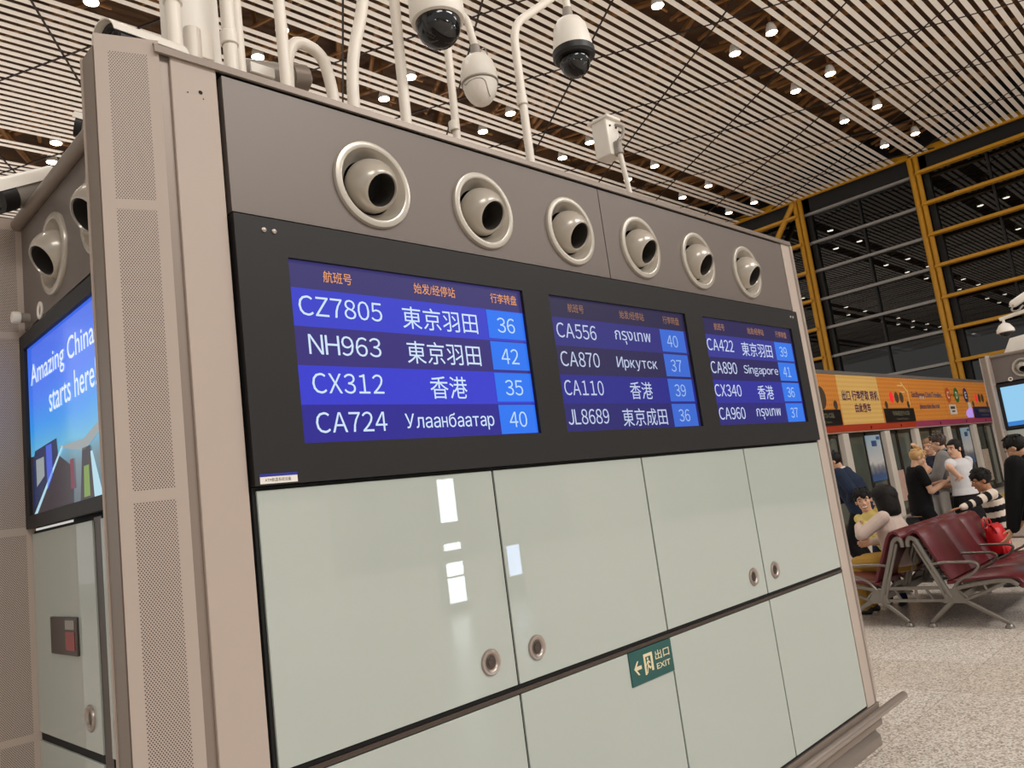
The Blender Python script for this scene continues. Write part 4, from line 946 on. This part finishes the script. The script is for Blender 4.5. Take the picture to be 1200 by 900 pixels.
def person(label, xy, H, yaw, look, hands, skin, hair, hstyle, top, bottom, lean=0., side_lean=0., sit=None, child=False, sleeve='long', hem=.44, skirt=False,
           feet=None, smile=False, hint_l=None, hint_r=None, fdir=(None, None), palms=(None, None), fat=1., collar=None, twist=0., curl=.5, shoes=(34, 32, 34), hood=False, hipz=None):
    f = V((math.cos(yaw), math.sin(yaw), 0)); r = V((f.y, -f.x, 0))
    k = H / 1.7; hs = 1.04 if child else .95 * k ** .4
    root = thing('person', label, 'person', (xy[0], xy[1], 0))
    hz = hipz if hipz is not None else (sit + .085 * k if sit is not None else .525 * H)
    P = V((xy[0], xy[1], hz)); t = (UP * math.cos(lean) + f * math.sin(lean) + r * side_lean).normalized()
    ft = twist and V((math.cos(yaw + twist), math.sin(yaw + twist), 0)) or f; rc = V((ft.y, -ft.x, 0)); rc = (rc - t * rc.dot(t)).normalized(); dc = t.cross(rc) * -1
    if dc.dot(ft) < 0: dc = -dc
    tl = .285 * H if not child else .27 * H
    N = P + t * (tl + .02 * H); SHc = P + t * tl; shw = (.108 if not child else .10) * H * (.86 if hstyle in ('tied', 'bun') else 1)
    sh = [SHc - rc * shw, SHc + rc * shw]                                     # left, right
    look = V(look).normalized(); hu = (UP * .8 + t * .5); hu = (hu - look * hu.dot(look)).normalized(); hr = look.cross(hu)
    HC = N + (t * .5 + UP * .5).normalized() * (.026 * H) + hu * .095 * hs + look * .018
    ua, fa = .172 * H, .150 * H
    el, wr = [], []
    for i in (0, 1):
        s_ = -1 if i == 0 else 1; hp = hands[i]
        tgt = V(hp) if hp is not None else sh[i] + V((0, 0, -.315 * H)) + f * .05 + r * s_ * .04
        hint = (hint_l, hint_r)[i] or (-f * .8 + r * s_ * .5 - UP * .4)
        e_, w_ = ik(sh[i], tgt, ua, fa, hint); el.append(e_); wr.append(w_)
    hips = [P - r * .052 * H - UP * .01, P + r * .052 * H - UP * .01]
    kn, an = [], []
    for i in (0, 1):
        s_ = -1 if i == 0 else 1
        if sit is not None:
            kk = hips[i] + f * .235 * H + r * s_ * .02; a_ = V((kk.x, kk.y, 0)) + f * .02 + UP * .075 * k
        else:
            ff = feet[i] if feet else P + r * s_ * .06 * H - f * .01
            a_ = V((ff[0], ff[1], .075 * k)); kk, _ = ik(hips[i], a_, .245 * H, (.525 - .245) * H, f)
        kn.append(kk); an.append(a_)
    # body: one continuous skin
    b = MB(); q = fat; e = .86 if hstyle in ('tied', 'bun') else 1.0
    loft(b, [(P - t * .06 * H, r, .085 * H * q, f, .062 * H * q), (P + t * .02 * H, r, .092 * H * q, f, .066 * H * q), (P + t * .11 * H, rc, .078 * H * q, dc, .056 * H * q), (P + t * .21 * H, rc, .092 * H * q * e * e, dc, .064 * H * q * e), (SHc - t * .01 * H, rc, .085 * H * e * e, dc, .046 * H * e), (N, rc, .035 * H, dc, .035 * H)])
    b.capsule(N - t * .02, HC - hu * .05 * hs - look * .012, .052 * hs, .05 * hs, 14)
    for i in (0, 1):
        b.capsule(sh[i] - t * .004 * H, el[i], .030 * H * e, .024 * H * e); b.capsule(el[i], wr[i], .025 * H, .0165 * H)
        d_ = V(fdir[i]) if fdir[i] is not None else (wr[i] - el[i]); pl = V(palms[i]) if palms[i] is not None else (r * (1 if i == 0 else -1) + f * .2)
        hand(b, wr[i], d_, pl, max(k, .78) * 1.0, -1 if i == 0 else 1, curl)
        b.capsule(hips[i], kn[i], .050 * H * q, .034 * H * q); b.capsule(kn[i], an[i], .033 * H * q, .022 * H)
        b.capsule(an[i] - UP * .02 * k, an[i] + f * .09 * k - UP * .05 * k, .028 * k, .024 * k)
    hd = lambda x, y, z: HC + hr * (x * hs) + look * (y * hs) + hu * (z * hs)
    ax = (hr, look, hu)
    b.ball(hd(0, -.008, .025), (.076 * hs, .094 * hs, .088 * hs), ax); b.ball(hd(0, .022, -.04), (.060 * hs, .068 * hs, .074 * hs), ax)
    b.ball(hd(0, .056, -.093), (.030 * hs, .026 * hs, .022 * hs), ax); b.ball(hd(.034, .054, -.022), (.028 * hs, .03 * hs, .026 * hs), ax); b.ball(hd(-.034, .054, -.022), (.028 * hs, .03 * hs, .026 * hs), ax)
    b.capsule(hd(0, .082, .012), hd(0, .104, -.024), .009 * hs, .0135 * hs, 10); b.ball(hd(.013, .092, -.030), .010 * hs, n=10, m=6); b.ball(hd(-.013, .092, -.030), .010 * hs, n=10, m=6)
    b.capsule(hd(-.045, .070, .026), hd(.045, .070, .026), .013 * hs, None, 10)
    for s_ in (-1, 1): b.ball(hd(.077 * s_, -.004, -.008), (.011 * hs, .019 * hs, .031 * hs), ax, 14, 8)
    place(remesh(b, .0065 if H > 1.4 else .006, 3), 'body', skin, root)
    # face
    for s_ in (-1, 1):
        MB().ball(hd(.031 * s_, .0835, .004), (.0135 * hs, .0070 * hs, (.0052 if smile else .0075) * hs), ax, 14, 8).build('eye', EYEW, root)
        MB().ball(hd(.031 * s_, .0895, .004), (.0080 * hs, .003 * hs, (.0054 if smile else .0074) * hs), ax, 12, 6).build('iris', EYED, root)
        MB().tube([hd(.014 * s_, .0925, .023), hd(.031 * s_, .0925, .030), hd(.049 * s_, .080, .024)], [.003 * hs, .0042 * hs, .0025 * hs], 8).build('eyebrow', hair, root)
    if smile:
        MB().tube([hd(-.030, .079, -.053), hd(-.017, .0895, -.0615), hd(0, .0925, -.064), hd(.017, .0895, -.0615), hd(.030, .079, -.053)], [.0015 * hs, .005 * hs, .006 * hs, .005 * hs, .0015 * hs], 10).build('teeth', TEETH, root)
        MB().tube([hd(-.033, .077, -.051), hd(-.018, .0885, -.069), hd(0, .092, -.073), hd(.018, .0885, -.069), hd(.033, .077, -.051)], .0038 * hs, 8).build('lips', LIP, root)
    else:
        MB().tube([hd(-.023, .079, -.060), hd(-.010, .0895, -.058), hd(0, .091, -.0595), hd(.010, .0895, -.058), hd(.023, .079, -.060)], [.002 * hs, .006 * hs, .006 * hs, .006 * hs, .002 * hs], 8).build('lips', LIP, root)
    # hair
    b = MB()
    def cap(c, rad, inside, n=36, m=26, sc=.86):
        c0 = hd(*c); rs = []
        for j in range(m + 1):
            tt = math.pi * (j + (.02 if j == 0 else (-.02 if j == m else 0))) / m; rw = []
            for i in range(n):
                p = (math.sin(tt) * math.cos(2 * math.pi * i / n), math.sin(tt) * math.sin(2 * math.pi * i / n), -math.cos(tt))
                kf = 1 + random.uniform(-.012, .022)
                if not inside(c[0] + p[0] * rad[0], c[1] + p[1] * rad[1], c[2] + p[2] * rad[2]): kf = sc
                rw.append(c0 + (hr * (p[0] * rad[0]) + look * (p[1] * rad[1]) + hu * (p[2] * rad[2])) * hs * kf)
            rs.append(rw)
        b.rings(rs)
    if hstyle == 'short': cap((0, -.012, .03), (.087, .104, .098), lambda x, y, z: z > (.062 if y > .055 else (.02 if y > .01 else -.055)) - .0)
    elif hstyle == 'boy': cap((0, -.010, .032), (.090, .107, .100), lambda x, y, z: z > ((.042 + .02 * math.sin(x * 60)) if y > .055 else (.0 if y > .005 else -.06)))
    elif hstyle == 'bob':
        hs = hs * 1.27
        cap((0, -.022, .028), (.104, .112, .104), lambda x, y, z: z > (.05 if y > .045 else -.2))
        loft(b, [(hd(0, -.028, .05), hr, .102 * hs, look, .098 * hs), (hd(0, -.03, -.02), hr, .115 * hs, look, .096 * hs), (hd(0, -.03, -.09), hr, .124 * hs, look, .092 * hs), (hd(0, -.032, -.14), hr, .112 * hs, look, .08 * hs), (hd(0, -.034, -.152), hr, .08 * hs, look, .055 * hs)])
    elif hstyle == 'bun':
        cap((0, -.012, .028), (.086, .103, .096), lambda x, y, z: z > (.058 if y > .05 else (.0 if y > .01 else -.075)))
        for _ in range(9): b.ball(hd(random.uniform(-.03, .03), -.045 + random.uniform(-.03, .02), .125 + random.uniform(-.012, .018)), .030 * hs, n=12, m=8)
    else:
        cap((0, -.012, .028), (.086, .102, .096), lambda x, y, z: z > (.062 if y > .06 else (-.01 if y > .02 else -.085)))
        b.ball(hd(0, -.11, -.05), (.035 * hs, .032 * hs, .05 * hs), ax); b.capsule(hd(0, -.115, -.07), hd(0, -.10, -.2), .026 * hs, .012 * hs)
    for _ in range(0 if hstyle in ('bob', 'tied') else (25 if hstyle == 'bun' else (34 if hstyle == 'short' else 60))):
        th, ph = random.uniform(0, 2 * math.pi), random.uniform(.15, 1.35)
        p = V((math.sin(ph) * math.cos(th), math.sin(ph) * math.sin(th), math.cos(ph)))
        if p.y > .3 and p.z < .55: continue
        q0 = hd(p.x * .086, -.011 + p.y * .103, .03 + p.z * .096); tg = V((p.x, p.y + .25, p.z)); dn_ = V((random.uniform(-.5, .5), random.uniform(-.1, .7), -.6)); dn_ = dn_ - tg * dn_.dot(tg) + tg * .18
        q1 = q0 + (hr * dn_.x + look * dn_.y + hu * dn_.z).normalized() * .036 * hs
        b.tube([q0 - (q0 - hd(0, -.01, .03)).normalized() * .006, (q0 + q1) / 2 + (q0 - hd(0, -.01, .03)).normalized() * .004, q1], [.011 * hs, .009 * hs, .002 * hs], 6)
    me = b.mesh('hair', world_origin(root)); link('hair', me, hair, root, True, 70)
    # top
    b = MB(); e = .86 if hstyle in ('tied', 'bun') else 1.0; hz_ = P + (hem - .525) * H * t if hem else P
    loft(b, [(hz_, r, .105 * H * q, f, .080 * H * q), (hz_ + t * .004, r, .106 * H * q, f, .081 * H * q), (P + t * .10 * H, rc, .093 * H * q, dc, .072 * H * q), (P + t * .2 * H, rc, .104 * H * q * e, dc, .077 * H * q), (P + t * (tl - .02 * H), rc, .104 * H * e, dc, .064 * H), (SHc + t * .012 * H, rc, .07 * H * e, dc, .05 * H), (N + t * .006, rc, .043 * H, dc, .043 * H)])
    for i in (0, 1):
        sr = (.050 if hood and fat > 1.2 else .043) * H * (.86 if e < 1 else 1)
        b.capsule(sh[i] - t * .005, sh[i] + (el[i] - sh[i]) * (.62 if sleeve == 'short' else 1), sr, sr * .9)
        if sleeve != 'short': b.capsule(el[i], el[i] + (wr[i] - el[i]) * .97, sr * .88, sr * .62)
    if hood:
        b.ball(N - f * .055 + UP * .0, (.10 * k, .085 * k, .06 * k), (r, f, UP)); b.capsule(N - f * .04 - r * .07, N - f * .04 + r * .07, .045 * k)
    if isinstance(top, dict):
        def fn(c):
            for i in (0, 1):
                a_, e__, w_ = sh[i], el[i], wr[i]
                for p0, p1, o_ in ((a_, e__, 0), (e__, w_, (e__ - a_).length)):
                    d_ = p1 - p0; u_ = max(0, min(1, (c - p0).dot(d_) / d_.length_squared))
                    if ((c - p0) - d_ * u_).length < .052 * H and (c - SHc).length > shw * 1.02: return int(((u_ * d_.length + o_) / top['w'])) % 2
            return int(((c - P).dot(t) + 5) / top['w']) % 2
        place(remesh(b, .007, 3), 'striped_shirt', top['m'], root, fn)
    else: place(remesh(b, .008, 3), 'jacket' if sleeve == 'long' and not child else 'shirt', top, root)
    if collar is not None:
        MB().lathe([(.056 * k, -.012), (.064 * k, .0), (.058 * k, .028), (.052 * k, .026), (.05 * k, -.01)], N, t, 24).build('collar', collar, root)
    # bottoms
    b = MB()
    if skirt:
        loft(b, [(V((P.x, P.y, .22)), r, .15 * H, f, .12 * H), (V((P.x, P.y, .23)), r, .15 * H, f, .12 * H), (P - UP * .12 * H, r, .118 * H, f, .092 * H), (P + t * .03 * H, r, .096 * H, f, .072 * H), (P + t * .07 * H, r, .076 * H, f, .056 * H)])
        place(remesh(b, .012, 4), 'long_skirt', bottom, root)
    else:
        loft(b, [(P - t * .055 * H, r, .088 * H * q, f, .066 * H * q), (P - t * .01 * H, r, .098 * H * q, f, .074 * H * q), (P + t * .05 * H, r, .092 * H * q, f, .07 * H * q)])
        for i in (0, 1): b.capsule(hips[i], kn[i], .058 * H * q, .044 * H * q); b.capsule(kn[i], an[i] + UP * .01, .043 * H * q, .034 * H)
        place(remesh(b, .009, 3), 'trousers', bottom, root)
    sm = mat('shoe', shoes, .5)
    for i in (0, 1):
        a_ = V((an[i].x, an[i].y, 0)); b = MB()
        loft(b, [(a_ - f * .065 * k + UP * .03 * k, r, .02 * k, UP, .02 * k), (a_ - f * .05 * k + UP * .037 * k, r, .034 * k, UP, .036 * k), (a_ + UP * .045 * k, r, .038 * k, UP, .044 * k), (a_ + f * .08 * k + UP * .032 * k, r, .046 * k, UP, .031 * k), (a_ + f * .15 * k + UP * .025 * k, r, .040 * k, UP, .024 * k), (a_ + f * .185 * k + UP * .018 * k, r, .015 * k, UP, .012 * k)], 16)
        b.build('shoe', sm, root, angle=60)
    return dict(root=root, P=P, N=N, SH=sh, HC=HC, f=f, r=r, t=t, el=el, wr=wr, k=k)
CL = lambda n, c, v=.08, bs=14: mat(n, c, .85, var=v, bscale=bs, bump=.35, spec=.2)
BLACKC = CL('black_knit', (20, 19, 21)); BEIGE = CL('beige_jacket_cloth', (206, 186, 174)); DENIM = CL('denim', (36, 46, 66), .25, 30); GREYH = CL('grey_hoodie_cloth', (136, 134, 132))
PI = math.pi
# seated woman in beige, back to the camera
person('seated person in a beige jacket with a black bob, back turned to the camera', (8.52, 3.13), 1.62, PI / 2, (-.12, 1, -.12),
       (px((1006, 617), X=8.42), (8.72, 3.45, .70)), SK[0], HB, 'bob', BEIGE, CL('mustard_cloth', (176, 138, 64)), sit=.44, hem=.50, hint_l=(-1, -.1, -.5), lean=.05, fat=1.22)
person('smiling child with short black hair and a pale yellow shirt beside the beige jacket', (8.98, 3.42), 1.26, PI, (-1, -.34, -.06),
       ((8.78, 3.26, .74), (8.74, 3.34, .72)), SK[0], HB, 'boy', CL('pale_yellow_cloth', (226, 206, 128)), CL('dark_blue_cloth', (34, 40, 62)), child=True, smile=True, side_lean=.36, hem=.46)
# standing group by the doors
person('person in a dark blue denim jacket bending forward at the kiosk edge', (10.2, 4.06), 1.82, PI / 2 + .15, (-.35, 1, -.55),
       (px((997, 588), X=10.05), (10.25, 4.42, 1.08)), SK[1], HB, 'short', DENIM, BLACKC, fat=1.25, lean=.34, hem=.47, collar=CL('white_collar', (226, 222, 214)), hint_l=(-.5, -.6, -.6))
person('person with a blonde bun in a black t-shirt and black trousers looking at a phone', (10.7, 3.55), 1.68, -PI / 2 + .62, (.55, -.75, -.45),
       ((10.92, 3.30, 1.17), (10.82, 3.26, 1.16)), SK[0], HBL, 'bun', BLACKC, CL('black_trousers', (18, 18, 20)), sleeve='short', hem=.50, lean=.04, hint_l=(.5, .6, -1), hint_r=(-.9, .3, -.8), palms=((0, 0, 1), (0, 0, 1)))
hm = person('tall person in a grey hooded top wearing a black backpack', (11.35, 3.36), 1.84, PI / 2 + .2, (-.25, 1, -.25),
       ((11.15, 3.66, 1.22), (11.45, 3.70, 1.22)), SK[0], HBR, 'short', GREYH, CL('dark_trousers', (30, 30, 36)), hem=.48, hood=True, hint_l=(-.7, -.5, -.8))
person('person in a navy shirt behind the grey hoodie, fist raised to the mouth', (12.1, 3.72), 1.80, PI * .86, (-1, .25, -.1),
       ((11.9, 3.84, 1.56), (12.0, 3.72, 1.12)), SK[0], HLB, 'short', CL('navy_cloth', (40, 46, 64)), CL('dark_trousers', (30, 30, 36)), hem=.48, sleeve='short', hint_l=(-.3, .4, -1))
person('dark haired person in a white t-shirt and long black skirt looking back over one shoulder', (10.85, 3.06), 1.72, PI / 2 - .35, (-.86, .42, -.06),
       (px((1123, 558), X=10.64), (11.1, 3.35, 1.1)), SK[0], HB, 'tied', CL('white_tshirt_cloth', (206, 204, 206)), CL('black_skirt', (18, 18, 20)), fat=.95, sleeve='short', hem=.575, skirt=True, hint_l=(-1, -.3, -.35), palms=((1, .3, 0), None))
# boy in stripes reaching along the backrests
st = dict(w=.062, m=[CL('cream_stripe', (224, 210, 194)), CL('black_stripe', (26, 24, 28))])
person('child in a black and cream striped shirt reaching along the top of the bench', (10.12, 2.56), 1.30, PI * .66, (-.55, 1, -.32),
       (px((1108, 604), X=9.48), (10.2, 2.75, .70)), SK[2], HB, 'boy', st, CL('dark_shorts', (30, 32, 44)), child=True, fat=1.15, hem=.49, hint_l=(.2, -.3, -1), lean=.16, fdir=(V((-.5, .85, -.1)), None), palms=((0, 0, -1), None), curl=.2)
# person in black leaning on the seat
person('person in a black hooded top bending over the bench with one arm reaching down', (8.30, 1.60), 1.78, PI / 2 - .45, (.12, .8, -.55),
       (px((1187, 634), X=8.22), (8.62, 2.00, .85)), SK[1], HB, 'short', CL('black_hoodie', (19, 18, 20)), CL('black_trousers', (18, 18, 20)), lean=.42, hem=.48, hood=True, hint_l=(-.6, -.6, .1),
       fdir=(V((-.15, .45, -.75)), None), palms=((.2, .8, .4), None), curl=.35, fat=1.25, hipz=.90, feet=((8.2, 1.58), (8.45, 1.50)))
# backpack worn by the person in grey
k = thing('backpack', 'black backpack hanging on the back of the grey hooded top', 'backpack', hm['P'][:2] + (1.1,))
c = hm['P'] + UP * .24 - hm['f'] * .24; b = MB(); r_, f_ = hm['r'], hm['f']
loft(b, [(c + UP * z, r_, w, f_, d) for z, w, d in ((-.30, .10, .06), (-.285, .145, .085), (-.1, .155, .10), (.1, .15, .095), (.20, .12, .07), (.225, .07, .04))]); b.build('bag_body', M['black_cloth'], k, angle=60)
b = MB(); loft(b, [(c + UP * z - f_ * .10, r_, w, f_, d) for z, w, d in ((-.25, .07, .02), (-.23, .11, .04), (-.08, .11, .04), (-.05, .08, .02))]); b.build('front_pocket', M['black_cloth'], k, angle=60)
for i, s_ in ((0, -1), (1, 1)):
    sh_ = hm['SH'][i] * .72 + hm['N'] * .28
    MB().tube([c + UP * .2 + r_ * .07 * s_ + f_ * .05, sh_ + UP * .045 - f_ * .05, sh_ + UP * .05 + f_ * .03, sh_ - UP * .05 + f_ * .115, sh_ - UP * .28 + f_ * .10, c - UP * .22 + r_ * .14 * s_ + f_ * .06], .018, 8).build('shoulder_strap', M['black_cloth'], k)
